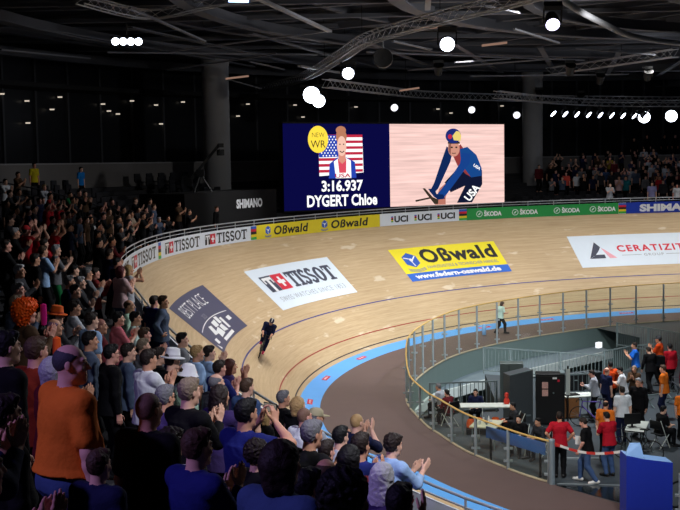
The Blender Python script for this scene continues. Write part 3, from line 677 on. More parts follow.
 (21.38, 79.05, 6.679, 0.995, 186, 'down', 'short', 'lgrey', 'black', 'short', 'dbrown', '', 'pale grey shirt high in the far right stand'),
 (20.02, 73.95, 5.456, 1.054, 173, 'down', 'short', 'lilac', 'black', 'short', 'dbrown', '', 'spectator in a lilac shirt above the blue board'),
 (21.03, 75.75, 5.864, 1.019, 165, 'down', 'short', 'red', 'black', 'short', 'dbrown', '', 'spectator in dark red above the blue board'),
 (19.06, 81.35, 7.292, 0.945, 173, 'clap', 'short', 'mustard', 'black', 'short', 'dbrown', '', 'spectator in mustard yellow high in the far stand'),
 (-8.55, 29.79, 5.861, 1.002, -80, 'clap', 'long', 'dgrey', 'black', 'short', 'dbrown', '', 'dark grey-topped spectator above the white-haired man in black'),
]
# ---------------------------------------------------------------- the banked bend (black line of a 250 m oval)
R0, T0, AX, AY, TH = 25.5029, 15.2712, -1.5562, 40.3202, 94.129
W, WC, GZ = 7.6793, .7975, -.1
S_ = np.linspace(-80, 80, 3201)
def _bend():
    h = (PI*R0 - T0)/2; a = abs(S_); kap = np.where(a < h, 1/R0, np.where(a < h+T0, (1 - (a-h)/T0)/R0, 0)); ds = S_[1] - S_[0]
    cum = lambda g: np.concatenate([[0], np.cumsum((g[1:] + g[:-1])/2*ds)])
    an = cum(kap); an -= an[1600]; psi = np.radians(TH) - an
    x = cum(np.cos(psi)); x -= x[1600]; y = cum(np.sin(psi)); y -= y[1600]
    b = np.interp(S_, [-26, -20, -8, 4, 16, 28, 40, 46, 62], [18.5, 18.5, 38.3612, 42.1928, 42.4664, 43.8069, 44.48, 44, 20])
    n = int(3/ds); k = np.hanning(2*n+1); k /= k.sum(); b = np.convolve(np.pad(b, n, mode='edge'), k, 'valid')
    return AX + x, AY + y, psi, np.radians(b)
X_, Y_, PSI_, BETA_ = _bend()
def frame(s):
    p = np.interp(s, S_, PSI_); return np.interp(s, S_, X_), np.interp(s, S_, Y_), p, np.interp(s, S_, BETA_), -np.sin(p), np.cos(p)
def on_track(s, v, lift=0.0):
    s = np.asarray(s, float); v = np.asarray(v, float)
    x, y, p, b, nx, ny = frame(s)
    vo = np.clip(v, 0, W); r = vo*np.cos(b) + np.maximum(v - W, 0) + np.minimum(v, 0)
    z = vo*np.sin(b) + np.clip(v, -WC, 0)*.14/WC
    up = v > 0
    r = r - np.where(up, lift*np.sin(b), 0); z = z + np.where(up, lift*np.cos(b), lift)
    return np.stack([x + nx*r, y + ny*r, z + 0*s], -1)
def on_edge(s, z=0.0, out=0.0):
    """a point over the track's upper edge: z above it, out metres outward"""
    s = np.asarray(s, float); x, y, p, b, nx, ny = frame(s); r = W*np.cos(b) + out
    return np.stack([x + nx*r, y + ny*r, W*np.sin(b) + z + 0*s], -1)
def step(t): t = min(max(t, 0), 1); return t*t*(3 - 2*t)
def stand_z(s, row):
    b = float(frame(s)[3]); return W*math.sin(b) + .3 - .38*step((s+8)/12) + (.29 - .05*step((s+14)/10))*(.25 + .85*(row + .5))
def inset(s): return 1.15*np.clip((-2 - np.asarray(s, float))/7, 0, 1)**2*(3 - 2*np.clip((-2 - np.asarray(s, float))/7, 0, 1))
def strip(name, s0, s1, v0, v1, material, parent=None, lift=0, ds=.5, nv=1, uv=True, shift=None):
    n = max(2, int((s1 - s0)/ds) + 1); ss = np.linspace(s0, s1, n); vv = np.linspace(v0, v1, nv+1)
    A, B = np.meshgrid(ss, vv, indexing='ij')
    if shift: B = shift(A, B)
    P = on_track(A.ravel(), B.ravel(), lift)
    f = np.array([[i*(nv+1)+j, (i+1)*(nv+1)+j, (i+1)*(nv+1)+j+1, i*(nv+1)+j+1] for i in range(n-1) for j in range(nv)])
    me = np_mesh(name, P, f, [material], smooth=True)
    if uv:
        u = me.uv_layers.new(name='run'); k = f.ravel(); u.data.foreach_set('uv', np.stack([A.ravel()[k], B.ravel()[k]], 1).astype(np.float32).ravel())
    return link(name, me, parent)
def wood_mat():
    m = bpy.data.materials.new('pine_boards'); m.use_nodes = True; nt = m.node_tree; N = nt.nodes; L = nt.links; b = N['Principled BSDF']
    uv = N.new('ShaderNodeUVMap'); uv.uv_map = 'run'
    def noise(sx, sy, det=3):
        mp = N.new('ShaderNodeMapping'); mp.inputs['Scale'].default_value = (sx, sy, 1); nz = N.new('ShaderNodeTexNoise')
        nz.inputs['Scale'].default_value = 1; nz.inputs['Detail'].default_value = det; L.new(uv.outputs[0], mp.inputs[0]); L.new(mp.outputs[0], nz.inputs['Vector']); return nz
    a = noise(.35, 9); c = noise(1.3, 26); d = noise(.6, 1.6, 5)
    r = N.new('ShaderNodeValToRGB'); r.color_ramp.elements[0].position = .3; r.color_ramp.elements[0].color = (*srgb(172, 146, 112), 1)
    r.color_ramp.elements[1].position = .7; r.color_ramp.elements[1].color = (*srgb(202, 179, 145), 1)
    ad = N.new('ShaderNodeMath'); ad.operation = 'MULTIPLY_ADD'; ad.inputs[1].default_value = .45; L.new(c.outputs['Fac'], ad.inputs[0])
    ml = N.new('ShaderNodeMath'); ml.operation = 'MULTIPLY'; ml.inputs[1].default_value = .55; L.new(a.outputs['Fac'], ml.inputs[0]); L.new(ml.outputs[0], ad.inputs[2])
    L.new(ad.outputs[0], r.inputs[0])
    # pale scuffs where the surface has been patched and scraped
    th = N.new('ShaderNodeMapRange'); th.inputs['From Min'].default_value = .625; th.inputs['From Max'].default_value = .69; th.inputs['To Max'].default_value = .6
    L.new(d.outputs['Fac'], th.inputs['Value'])
    mx = N.new('ShaderNodeMix'); mx.data_type = 'RGBA'; L.new(th.outputs[0], mx.inputs[0]); L.new(r.outputs[0], mx.inputs[6]); mx.inputs[7].default_value = (*srgb(226, 214, 192), 1)
    L.new(mx.outputs[2], b.inputs['Base Color']); b.inputs['Roughness'].default_value = .45; b.inputs['Specular IOR Level'].default_value = .3
    return m
M_wood = wood_mat()
SA, SB = -40, 66
track = structure(strip('track', SA, SB, 0, W, M_wood, nv=10))
structure(track)
M_blueband = mat('blue_band_paint', srgb(88, 160, 232), .5, vary=.05, scale=2)
tag(structure(strip('floor_blue_band', SA, SB, -WC, 0, M_blueband, lift=.0, shift=lambda s, v: v - inset(s))))
for nm, v, w, c in (('black_line', .2, .05, (40, 38, 52)), ('red_line', .9, .05, (150, 40, 40)), ('blue_line', 2.59, .06, (62, 66, 130))):
    strip(nm, SA, SB, v - w/2, v + w/2, mat(nm + '_paint', srgb(*c), .5), track, lift=.006)
structure(strip('floor_track_foot', SA, -2, 0, 1, M_wood, lift=-.002, shift=lambda s, v: -v*inset(s)))
# red labels stuck on the blue band
M_red = mat('sticker_red', srgb(190, 24, 60), .5); M_whiteprint = mat('print_white', srgb(232, 234, 238), .5, vary=.03)
band = lambda s0: (lambda x, y, l: on_track(s0 + x, -.40 + y, l))
for k, s in enumerate((2.4, 7.25, 12.4, 24.0, 28.75, 34.25)):
    o = sheet('track_sticker', rect2d(-.46, -.1, .46, .1), band(s), M_red, None, .006)
    tag(o, 'small red sticker with white marks on the blue band, %s' % ('nearest the crowd', 'second from the crowd', 'third from the crowd', 'just left of the walking person', 'just right of the walking person', 'farthest along the far side')[k], 'sticker', 'red stickers on the blue band')
    sheet('print', join2d([rect2d(-.30 + i*.105, -.035, -.245 + i*.105, .035) for i in range(6)]), band(s), M_whiteprint, o, .011)
# apron and infield floor
RING = [(18.59, 62.84), (14.76, 61.4), (11.29, 59.09), (9.44, 57.58), (6.78, 54.82), (4.8, 51.78), (3.14, 47.18), (2.41, 42.79), (2.78, 38.94), (3.18, 37.23), (3.72, 35.22), (4.24, 34.01), (5.04, 32.38), (5.69, 31.4)]
RING = [(34, 65.6), (26, 64.9)] + RING + [(7.0, 29.6), (8.6, 27.6), (10.6, 25.6), (13.5, 23.6), (18, 21.8), (26, 20.8), (34, 20.6)]
def smooth_path(pts, n=8):
    p = [Vector((*q, 0)) if len(q) == 2 else Vector(q) for q in pts]; out = []
    for i in range(len(p)-1):
        a, b, c, d = p[max(i-1, 0)], p[i], p[i+1], p[min(i+2, len(p)-1)]
        for k in range(n):
            t = k/n; out.append(.5*((2*b) + (c-a)*t + (2*a - 5*b + 4*c - d)*t*t + (3*b - a - 3*c + d)*t**3))
    return out + [p[-1]]
ring = smooth_path(RING, 6)
mb = MB()
# match every ring point with the closest point of the band's inner border
ssn = np.linspace(-40, 66, 1061); bord = on_track(ssn, -WC - inset(ssn))
k0 = [int(np.argmin(np.hypot(bord[:, 0] - p.x, bord[:, 1] - p.y))) for p in ring]
vs = []
for p, k in zip(ring, k0): vs += [(p.x, p.y, GZ), tuple(bord[k])]
mb.add(vs, [(2*i, 2*i+1, 2*i+3, 2*i+2) for i in range(len(ring)-1)])
M_apron = mat('brown_apron', srgb(92, 75, 73), .55, vary=.10, scale=1.3)
apron = structure(mb.build('floor_apron', M_apron))
# ---------------------------------------------------------------- advertising boards along the upper edge
BH = .69
M_bw = mat('board_white', srgb(226, 233, 244), .5, vary=.04); M_by = mat('board_yellow', srgb(226, 206, 40), .5, vary=.04)
M_bg = mat('board_green', srgb(40, 150, 72), .5, vary=.04); M_bb = mat('board_blue', srgb(32, 60, 172), .5, vary=.04)
M_ink = mat('print_black', srgb(28, 28, 32), .5); M_slate = mat('print_slate', srgb(58, 64, 84), .5); M_cross = mat('print_red', srgb(206, 36, 60), .5)
M_pblue = mat('print_blue', srgb(40, 90, 190), .5); M_grey = mat('print_grey', srgb(130, 134, 146), .5); M_pyel = mat('print_yellow', srgb(232, 205, 40), .5)
M_pgreen = mat('print_green', srgb(60, 170, 70), .5); M_pink = mat('print_pink', srgb(226, 160, 176), .5); M_back = mat('board_back', srgb(60, 62, 66), .6)
def board(name, s0, s1, m, label, group=None):
    n = max(2, int((s1-s0)/.3) + 1); ss = np.linspace(s0, s1, n); mb = MB()
    ring4 = [on_edge(ss, a, o) for a, o in ((.0, -.02), (BH, -.02), (BH, .015), (.0, .015))]
    vs = [tuple(ring4[k][i]) for i in range(n) for k in range(4)]
    fs = [(4*i+k, 4*i+(k+1) % 4, 4*i+4+(k+1) % 4, 4*i+4+k) for i in range(n-1) for k in range(4)] + [(0, 1, 2, 3), (4*n-1, 4*n-2, 4*n-3, 4*n-4)]
    o = mb.add(vs, fs).build(name, m); return tag(o, label, 'advertising board', group)
def face(s0): return lambda x, y, l: on_edge(s0 + np.asarray(x), np.asarray(y), -.02 - l)
def letters(parent, s0, shape, m, lift=.006, name='lettering'): return sheet(name, shape, face(s0), m, parent, lift)
def cross_logo(parent, mp, x, y, h, tm, sub=.006):
    """dark square with a T, red square with a white cross"""
    sheet('logo_square', rect2d(x, y, x+h, y+h), mp, tm, parent, sub)
    sheet('logo_letter', join2d([rect2d(x+.08*h, y+.74*h, x+.92*h, y+.90*h), rect2d(x+.38*h, y+.0*h, x+.62*h, y+.78*h), rect2d(x+.08*h, y+.52*h, x+.2*h, y+.78*h), rect2d(x+.8*h, y+.52*h, x+.92*h, y+.78*h)]), mp, M_whiteprint, parent, sub*1.8)
    sheet('logo_red_square', rect2d(x+1.02*h, y, x+2.0*h, y+h), mp, M_cross, parent, sub)
    sheet('logo_cross', join2d([rect2d(x+1.41*h, y+.18*h, x+1.61*h, y+.82*h), rect2d(x+1.19*h, y+.40*h, x+1.41*h, y+.60*h), rect2d(x+1.61*h, y+.40*h, x+1.83*h, y+.60*h)]), mp, M_whiteprint, parent, sub*1.8)
def watch_board(name, s0, s1, label, spots):
    o = board(name, s0, s1, M_bw, label)
    for s in spots:
        cross_logo(o, face(s), 0, .12, .46, M_ink)
        letters(o, s, moved(slab_word(2.55, .46), 1.02, .12), M_ink)
    return o
def rainbow(s0, s1, where):
    o = board('rainbow_panel', s0, s1, M_bw, 'narrow panel of rainbow colour bands ' + where, None)
    for k, m in enumerate((M_pgreen, M_pyel, M_ink, M_cross, M_pblue)):
        letters(o, s0, rect2d(.0, .02 + k*.13, s1-s0, .02 + (k+1)*.13), m, name='colour_band')
watch_board('advertising_board', -9.5, 4.38, 'white board with dark watch lettering at the left turn, farthest left of the boards', (-7.6, -3.6, .55))
rainbow(4.40, 4.72, 'between the two white boards with watch lettering')
watch_board('advertising_board', 4.74, 13.10, 'white board with two dark words, ending at the yellow board', (5.2, 9.25))
rainbow(13.12, 13.56, 'at the left end of the yellow board')
def emblem(o, mp, x, y, r, k=.006):
    sheet('emblem', poly2d([(x + r*math.cos(PI/6 + i*PI/3), y + r*math.sin(PI/6 + i*PI/3)) for i in range(6)]), mp, M_pblue, o, k)
    w = r*.13
    sheet('emblem_lines', join2d([stroke2d([(x + r*.15*math.cos(a), y + r*.15*math.sin(a)), (x + r*.85*math.cos(a+.6), y + r*.85*math.sin(a+.6))], w) for a in (0, 2*PI/3, 4*PI/3)] + [ell2d(x, y, r*.22, r*.22, 12)]), mp, M_whiteprint, o, k*1.7)
    sheet('emblem_waves', join2d([stroke2d([(x - r*1.1 + i*r*.22, y - r*(1.08 + .14*q) - r*.22*math.sin(i*PI/10)) for i in range(11)], r*.08) for q in (0, 1, 2)]), mp, M_pblue if k < .01 else M_grey, o, k)
o = board('advertising_board', 13.58, 22.28, M_by, 'long yellow board with two black words and blue emblems below the left screen')
for s in (14.15, 18.25):
    emblem(o, face(s), .3, .40, .22); letters(o, s, moved(text2d('Oßwald', .42, .03, 2.5, .12, 1.08), .75, .15), M_ink)
o = board('advertising_board', 22.30, 27.28, M_bw, 'white board with one three-letter word printed three times below the right screen')
for s in (22.95, 24.45, 25.9):
    letters(o, s, moved(text2d('UCI', .34, .04, .88), .27, .18), M_ink)
    for k, m in enumerate((M_pgreen, M_pyel, M_ink, M_cross, M_pblue)): letters(o, s, rect2d(.06, .18 + .066*k, .2, .18 + .066*(k+1)), m, name='colour_bar')
rainbow(27.30, 27.78, 'between the white three-word board and the green board')
o = board('advertising_board', 27.80, 36.74, M_bg, 'long green board with white car maker lettering')
for s in (28.35, 30.5, 32.95, 35.05):
    letters(o, s, moved(text2d('ŠKODA', .26, .04, 1.06), .48, .20), M_whiteprint)
    letters(o, s, join2d([stroke2d([(.2 + .17*math.cos(a*PI/12), .34 + .17*math.sin(a*PI/12)) for a in range(25)], .035), poly2d([(.1, .26), (.2, .28), (.3, .44), (.2, .40)])]), M_whiteprint, name='round_emblem')
rainbow(36.76, 37.20, 'between the green board and the blue board')
o = board('advertising_board', 37.22, 60.0, M_bb, 'blue board with white block capitals at the right edge')
for s in (38.0, 43.0, 48.0): letters(o, s, moved(text2d('SHIMANO', .42, .055, 3.9), 0, .13), M_whiteprint)
o = board('advertising_board', -36, -9.52, M_bw, 'plain white board under the fence rail in front of the crowd')

# rail above the boards, all along the bend
M_rail = mat('galvanised_rail', srgb(190, 194, 200), .4, .3, vary=.06)
fence = MB()
f_root = None
def rail_tube(z, s0, s1, r, n=8):
    return MB().tube([tuple(p) for p in on_edge(np.arange(s0, s1 + .01, .5), z, .06)], r, n)
f_root = thing('safety_fence', 'grey double-rail metal fence running along the top edge of the banked track', 'fence', tuple(on_edge(np.array([10.]), 0, .06)[0]))
off = Vector(f_root.location)
for nm, z, r in (('top_rail', .955, .026), ('middle_rail', .80, .018), ('lower_rail', .30, .018)):
    rail_tube(z, -36, 62, r).build(nm, M_rail, f_root, True, -off)
for k in range(66):
    s = -36 + k*1.5; p, q = on_edge(np.array([s]), -.05, .06)[0], on_edge(np.array([s]), .955, .06)[0]
    MB().tube([tuple(p), tuple(q)], .022, 6).build('post', M_rail, f_root, True, -off)

# ---------------------------------------------------------------- banners printed on the banking
def banner(name, s0, s1, v0, v1, m, label):
    o = strip(name, s0, s1, v0, v1, m, None, .008, .25, 6, False); return tag(o, label, 'banner')
def bank(s0, v0): return lambda x, y, l: on_track(s0 + np.asarray(x), v0 + np.asarray(y), l)
M_bnw = mat('banner_white', srgb(214, 226, 240), .55, vary=.03, scale=2); M_bny = mat('banner_yellow', srgb(236, 220, 40), .55, vary=.03); M_bns = mat('banner_slate', srgb(74, 74, 100), .6, vary=.06)
M_bnb = mat('banner_blue', srgb(40, 100, 200), .55, vary=.03)
o = banner('track_banner', 10.35, 17.28, 3.4, 5.94, M_bnw, 'white banner on the banking with a red cross square and dark slab lettering'); mp = bank(10.35, 3.4)
cross_logo(o, mp, .62, 1.05, .98, M_slate, .014)
sheet('lettering', moved(slab_word(3.75, .98), 2.75, 1.05), mp, M_slate, o, .014)
sheet('lettering', moved(text2d('SWISS WATCHES SINCE 1853', .30, -.012, 5.7, space=1.15), .75, .42), mp, M_grey, o, .014)
o = banner('track_banner', .05, 5.85, 3.42, 5.9, M_bns, 'slate grey banner on the banking beside the crowd with white lettering'); mp = bank(.05, 3.42)
sheet('lettering', moved(text2d('BEST PLACE', .60, -.012, 3.7), .85, 1.65), mp, M_whiteprint, o, .014)
sheet('lettering', moved(text2d('2020', .22, .0), 2.3, 1.22), mp, M_grey, o, .014)
sheet('arc_line', stroke2d([(.35 + .25*i, 1.02 + .12*math.sin(i/20*PI)) for i in range(21)], .035), mp, M_whiteprint, o, .014)
blk = [[(1.5, .55), (1.75, .95), (2.2, .9), (2.05, .5)], [(2.0, .30), (2.1, .62), (2.75, .70), (2.9, .34)], [(2.5, .72), (2.55, .98), (3.2, 1.0), (3.1, .70)], [(2.95, .40), (3.0, .66), (3.5, .70), (3.55, .34)], [(3.3, .74), (3.35, 1.08), (3.75, 1.05), (3.7, .72)],
       [(3.8, .38), (3.85, .92), (4.15, .92), (4.1, .36)], [(1.95, .1), (1.98, .24), (3.9, .26), (3.9, .12)], [(4.6, .6), (4.6, .8), (5.1, .82), (5.1, .62)], [(.7, .28), (.75, .5), (1.2, .48), (1.15, .26)], [(.35, .1), (.35, .36), (.6, .12)]]
sheet('white_artwork', join2d([poly2d(b) for b in blk]), mp, M_whiteprint, o, .014)
o = banner('track_banner', 21.65, 28.6, 3.5, 5.9, M_bny, 'yellow banner on the banking with a large black word over a blue web address strip'); mp = bank(21.65, 3.5)
sheet('blue_strip', join2d([rect2d(i*.6967/1.002, 0, (i+1)*.6953, .56) for i in range(10)]), mp, M_bnb, o, .012)
sheet('web_address', moved(text2d('www.federn-osswald.de', .32, .045, 5.9), .45, .15), mp, M_whiteprint, o, .02)
sheet('lettering', moved(text2d('Oßwald', .98, .034, 4.9, space=1.1), 1.75, 1.22), mp, M_ink, o, .014)
sheet('lettering', moved(text2d('FAHRZEUGTEILE & TECHNISCHER HANDEL', .21, .01, 4.75), 1.75, .78), mp, M_grey, o, .014)
emblem(o, mp, .98, 1.5, .55, .014)
o = banner('track_banner', 33.1, 40.1, 3.4, 5.94, M_bnw, 'white banner on the banking at the right with a triangle logo and spaced red capitals'); mp = bank(33.1, 3.4)
sheet('logo_triangle', join2d([poly2d([(.73, .66), (1.42, 1.98), (1.66, 1.56), (1.48, 1.28), (1.2, .96)]), poly2d([(.75, .66), (1.2, .96), (1.72, .96), (1.72, .66)])]), mp, M_slate, o, .014)
sheet('logo_pink_bar', poly2d([(1.68, 1.50), (1.86, 1.34), (2.4, .66), (1.95, .66)]), mp, M_pink, o, .014)
sheet('lettering', moved(text2d('CERATIZIT', .50, .03, 4.05, space=1.25), 2.62, 1.15), mp, M_cross, o, .014)
sheet('lettering', moved(text2d('GROUP', .2, .0, 1.2, space=1.3), 4.1, .74), mp, M_grey, o, .014)
for a in (2.75, 5.45): sheet('lettering_rule', rect2d(a, .83, a + 1.2, .86), mp, M_grey, o, .014)

# ---------------------------------------------------------------- the two big screens
A_, M_, B_ = Vector((-3.04, 63.9, 0)), Vector((3.0, 67.7, 0)), Vector((10.3, 72.0, 0))
Z0, Z1 = 6.22, 11.05
M_case = mat('screen_case', srgb(14, 14, 16), .7)
def screen(name, a, b, label):
    d = (b - a).normalized(); n = Vector((d.y, -d.x, 0)); w = (b - a).length
    t = thing(name, label, 'screen', (a.x, a.y, Z0))
    cs = MB(); c = [a + n*-.02, b + n*-.02, b - n*.5, a - n*.5]
    cs.prism([(p.x - a.x, p.y - a.y) for p in c], -.10, Z1 - Z0 + .10); cs.build('case', M_case, t)
    lg = MB()
    for k in (.12, .5, .88):
        p = (b - a)*k - n*.3; MB().bar((p.x, p.y, -.05), (p.x, p.y, -1.1), .12, .12).build('support_leg', M_case, t)
    def mp(x, y, l):   # x, y as fractions of the picture
        x = np.asarray(x, float); y = np.asarray(y, float); q = n*l
        return np.stack([d.x*w*x + q.x, d.y*w*x + q.y, (Z1 - Z0)*y], -1)
    return t, mp
def px(x0, y0, kx, ky): return lambda pts: [((x - x0)/kx, 1 - (y - y0)/ky) for x, y in pts]
t, mp = screen('video_screen', A_, M_, 'dark blue screen showing a record time, a flag and a portrait')
L_ = px(10, 25, 612, 478)
def on(name, shape, m, lift, f=L_): sheet(name, (f(shape[0]), shape[1]), mp, m, t, lift)
G = lambda n, c, s=1.0: glow('pixels_' + n, srgb(*c), s)
g_navy, g_yel, g_wht, g_red, g_blu, g_skin, g_hair, g_dk = G('navy', (10, 10, 66)), G('yellow', (255, 222, 70), 1.1), G('white', (255, 255, 255), 1.15), G('red', (196, 44, 70)), G('blue', (40, 70, 180)), G('skin', (250, 200, 180)), G('hair', (190, 126, 96)), G('dark', (60, 50, 40))
on('picture', rect2d(10, 25, 622, 503), g_navy, .0)
on('flag', join2d([poly2d([(205, 86), (458, 86), (463, 300), (208, 316)])]), g_wht, .006)
for i in range(7): y = 86 + i*32.5; on('flag_stripe', poly2d([(206, y), (459, y), (459, y+15), (206, y+16)]), g_red, .010)
on('flag_canton', poly2d([(206, 88), (318, 88), (318, 210), (207, 212)]), g_blu, .014)
on('flag_stars', join2d([ell2d(222 + 18*i + 9*(j % 2), 98 + 15*j, 4, 5, 6) for j in range(8) for i in range(5)]), g_wht, .018)
on('portrait_suit', poly2d([(260, 330), (266, 248), (308, 214), (364, 214), (412, 240), (420, 330)]), g_blu, .022)
on('portrait_suit_white', poly2d([(300, 330), (290, 236), (318, 216), (360, 216), (388, 232), (390, 330)]), g_wht, .026)
on('portrait_suit_red', poly2d([(320, 300), (312, 220), (362, 220), (360, 300)]), G('rose', (226, 80, 100)), .030)
on('suit_letters', (lambda s: ([(296 + x, 326 - y) for x, y in s[0]], s[1]))(text2d('USA', 22, .02, 90)), g_red, .034)
on('portrait_neck', poly2d([(318, 232), (316, 190), (358, 190), (358, 232), (338, 250)]), G('neck', (226, 150, 130)), .032)
on('portrait_hair', join2d([ell2d(335, 98, 31, 42), ell2d(333, 62, 29, 24)]), g_hair, .034)
on('portrait_face', ell2d(336, 150, 27, 56), g_skin, .038)
for q in (ell2d(326, 140, 4, 4, 8), ell2d(347, 140, 4, 4, 8), stroke2d([(324, 178), (337, 186), (350, 178)], 5)): on('portrait_eye' if len(q[0]) == 8 else 'portrait_mouth', q, g_dk, .042)
on('badge', ell2d(202, 112, 57, 75, 36), g_yel, .046)
def line(txt, x0, x1, yb, h, m, lift, bold=.015, f=L_):
    v, q = text2d(txt, h, bold, x1 - x0); on('lettering', ([(x0 + x, yb - y) for x, y in v], q), m, lift, f)
line('NEW', 168, 238, 100, 27, g_dk, .05, -.012); line('WR', 160, 243, 158, 42, g_dk, .05, .0)
line('3:16.937', 218, 457, 400, 58, g_wht, .03, .03); line('DYGERT Chloe', 135, 541, 484, 62, g_wht, .03, .03)
t, mp = screen('video_screen', M_, B_, 'screen showing a cyclist in a blue suit on a pink wooden track')
Rr = px(0, 18, 648, 452)
on('picture', rect2d(0, 18, 648, 470), glow('pixels_track', srgb(248, 208, 200), 1.1, .22, (.3, .3, 6)), 0, Rr)
R = lambda n, pts, m, l: on(n, poly2d(pts), m, l, Rr)
g_suit, g_dsuit, g_leg = G('suit', (24, 72, 140)), G('suit_dark', (16, 40, 90)), G('leg', (18, 24, 52))
R('rider_thigh', [(268, 380), (310, 345), (322, 370), (304, 430), (304, 468), (244, 468)], G('thigh', (190, 120, 104)), .006)
R('rider_leg', [(298, 345), (360, 280), (430, 262), (515, 280), (516, 360), (455, 462), (368, 462), (416, 366), (332, 402), (318, 366)], g_leg, .010)
R('rider_far_arm', [(312, 142), (346, 170), (332, 230), (262, 378), (238, 404), (214, 396), (240, 345), (282, 225)], g_dsuit, .012)
R('rider_chest', [(345, 190), (390, 130), (440, 200), (450, 318), (420, 300), (372, 250)], G('chest', (150, 60, 60)), .014)
R('rider_torso', [(386, 158), (430, 146), (482, 192), (512, 268), (512, 312), (450, 320), (412, 268), (392, 228)], g_suit, .018)
R('rider_near_arm', [(398, 178), (446, 186), (442, 238), (372, 330), (312, 408), (284, 440), (254, 412), (330, 320), (386, 240)], G('suit_arm', (24, 66, 140)), .022)
R('rider_hands', [(205, 378), (240, 376), (252, 408), (290, 412), (300, 436), (262, 440), (238, 424)], g_dsuit, .024)
R('handlebar', [(174, 374), (188, 374), (230, 424), (262, 440), (260, 464), (240, 464), (214, 430)], g_dk, .026)
R('bar_end', [(134, 438), (214, 424), (216, 433), (136, 448)], g_dk, .026)
on('rider_face', ell2d(352, 156, 33, 44), G('face', (214, 150, 130)), .028, Rr)
for q in (ell2d(340, 148, 7, 5, 8), ell2d(366, 148, 7, 5, 8)): on('rider_eye', q, g_dk, .031, Rr)
on('rider_mouth', stroke2d([(340, 180), (352, 182), (364, 180)], 4), g_dk, .031, Rr); on('helmet_edge', stroke2d([(318, 122), (386, 122)], 12), g_dk, .031, Rr); on('face_shade', poly2d([(320, 130), (336, 128), (334, 190), (322, 172)]), G('face_shade', (150, 96, 84)), .0305, Rr)
on('rider_helmet', ell2d(349, 84, 44, 42), G('helmet', (30, 44, 120)), .033, Rr)
on('helmet_yellow', poly2d([(366, 56), (384, 60), (394, 84), (390, 112), (352, 108), (344, 84)]), G('helmet_yellow', (240, 214, 120)), .036, Rr)
on('helmet_patch', ell2d(330, 88, 12, 14, 12), g_red, .038, Rr)
v, q = text2d('USA', 44, .03, 100); on('suit_letters', ([(440 + .64*x - .77*y, 458 - .77*x - .64*y) for x, y in v], q), g_wht, .020, Rr)
v, q = text2d('USA', 16, .03, 46); on('suit_letters', ([(462 + .82*x + .57*y, 254 + .57*x - .82*y) for x, y in v], q), g_wht, .020, Rr)
# ---------------------------------------------------------------- infield: floor, pit with curved ramp, glass barrier
M_floor = mat('infield_floor', srgb(62, 70, 76), .5, vary=.10, scale=2); M_wall = mat('ramp_wall_paint', srgb(112, 130, 128), .6, vary=.06, scale=1)
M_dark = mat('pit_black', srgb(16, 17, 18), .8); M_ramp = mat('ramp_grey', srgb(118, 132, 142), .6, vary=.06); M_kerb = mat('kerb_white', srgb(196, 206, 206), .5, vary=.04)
M_steel = mat('fence_steel', srgb(116, 130, 132), .45, .2); M_blk = mat('black_metal', srgb(20, 21, 23), .5, .3); M_tan = mat('wooden_cap_rail', srgb(214, 176, 104), .45, vary=.08, scale=20)
STRIP = [(2.98, 46.4), (3.92, 49.22), (5.23, 50.59), (7.3, 52.71), (10.68, 55.9), (13.93, 58.91)]
PIT = [(3.0, 40.4), (5.6, 40.7), (6.0, 47.9), (10.6, 45.5), (13.2, 50.6), (14.9, 57.2)]
far = [p for p in ring if p.y > 58.6 and p.x > 13.0]; nearp = [p for p in ring if p.y < 40.5]
fl = [(p.x, p.y) for p in far] + PIT[::-1] + [(p.x, p.y) for p in nearp]
tri = tessellate_polygon([[Vector((x, y, 0)) for x, y in fl]])
structure(MB().add([(x, y, GZ) for x, y in fl], tri).build('floor_infield', M_floor))
wall_pts = [p for p in ring if p.y > 40.3 and p.x < 19]
mb = MB(); mb.add([q for p in wall_pts for q in ((p.x, p.y, GZ), (p.x, p.y, -3.2))], [(2*i, 2*i+1, 2*i+3, 2*i+2) for i in range(len(wall_pts)-1)])
structure(mb.build('wall_ramp_outer', M_wall))
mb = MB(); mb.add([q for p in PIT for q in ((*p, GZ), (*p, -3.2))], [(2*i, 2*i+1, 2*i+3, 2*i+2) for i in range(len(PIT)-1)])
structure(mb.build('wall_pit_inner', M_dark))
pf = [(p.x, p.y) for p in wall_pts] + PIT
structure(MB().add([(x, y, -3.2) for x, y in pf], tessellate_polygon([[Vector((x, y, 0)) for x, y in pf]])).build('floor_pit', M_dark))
sp = smooth_path(STRIP, 6); zr = lambda i: -1.05 - .25*(1 - i/len(sp))
wp = [min(wall_pts, key=lambda p: (p.x - q.x - (-1.6))**2 + (p.y - q.y - 3.0)**2) for q in sp]
mb = MB(); vs = []
for i, (q, w) in enumerate(zip(sp, wp)): vs += [(q.x, q.y, zr(i)), (w.x, w.y, zr(i))]
structure(mb.add(vs, [(2*i, 2*i+1, 2*i+3, 2*i+2) for i in range(len(sp)-1)]).build('floor_ramp', M_ramp))
mb = MB()
for i in range(len(sp)-1): mb.bar((sp[i].x, sp[i].y, zr(i) - .14), (sp[i+1].x, sp[i+1].y, zr(i+1) - .14), .12, .42)
structure(mb.build('trim_ramp_edge', M_kerb))
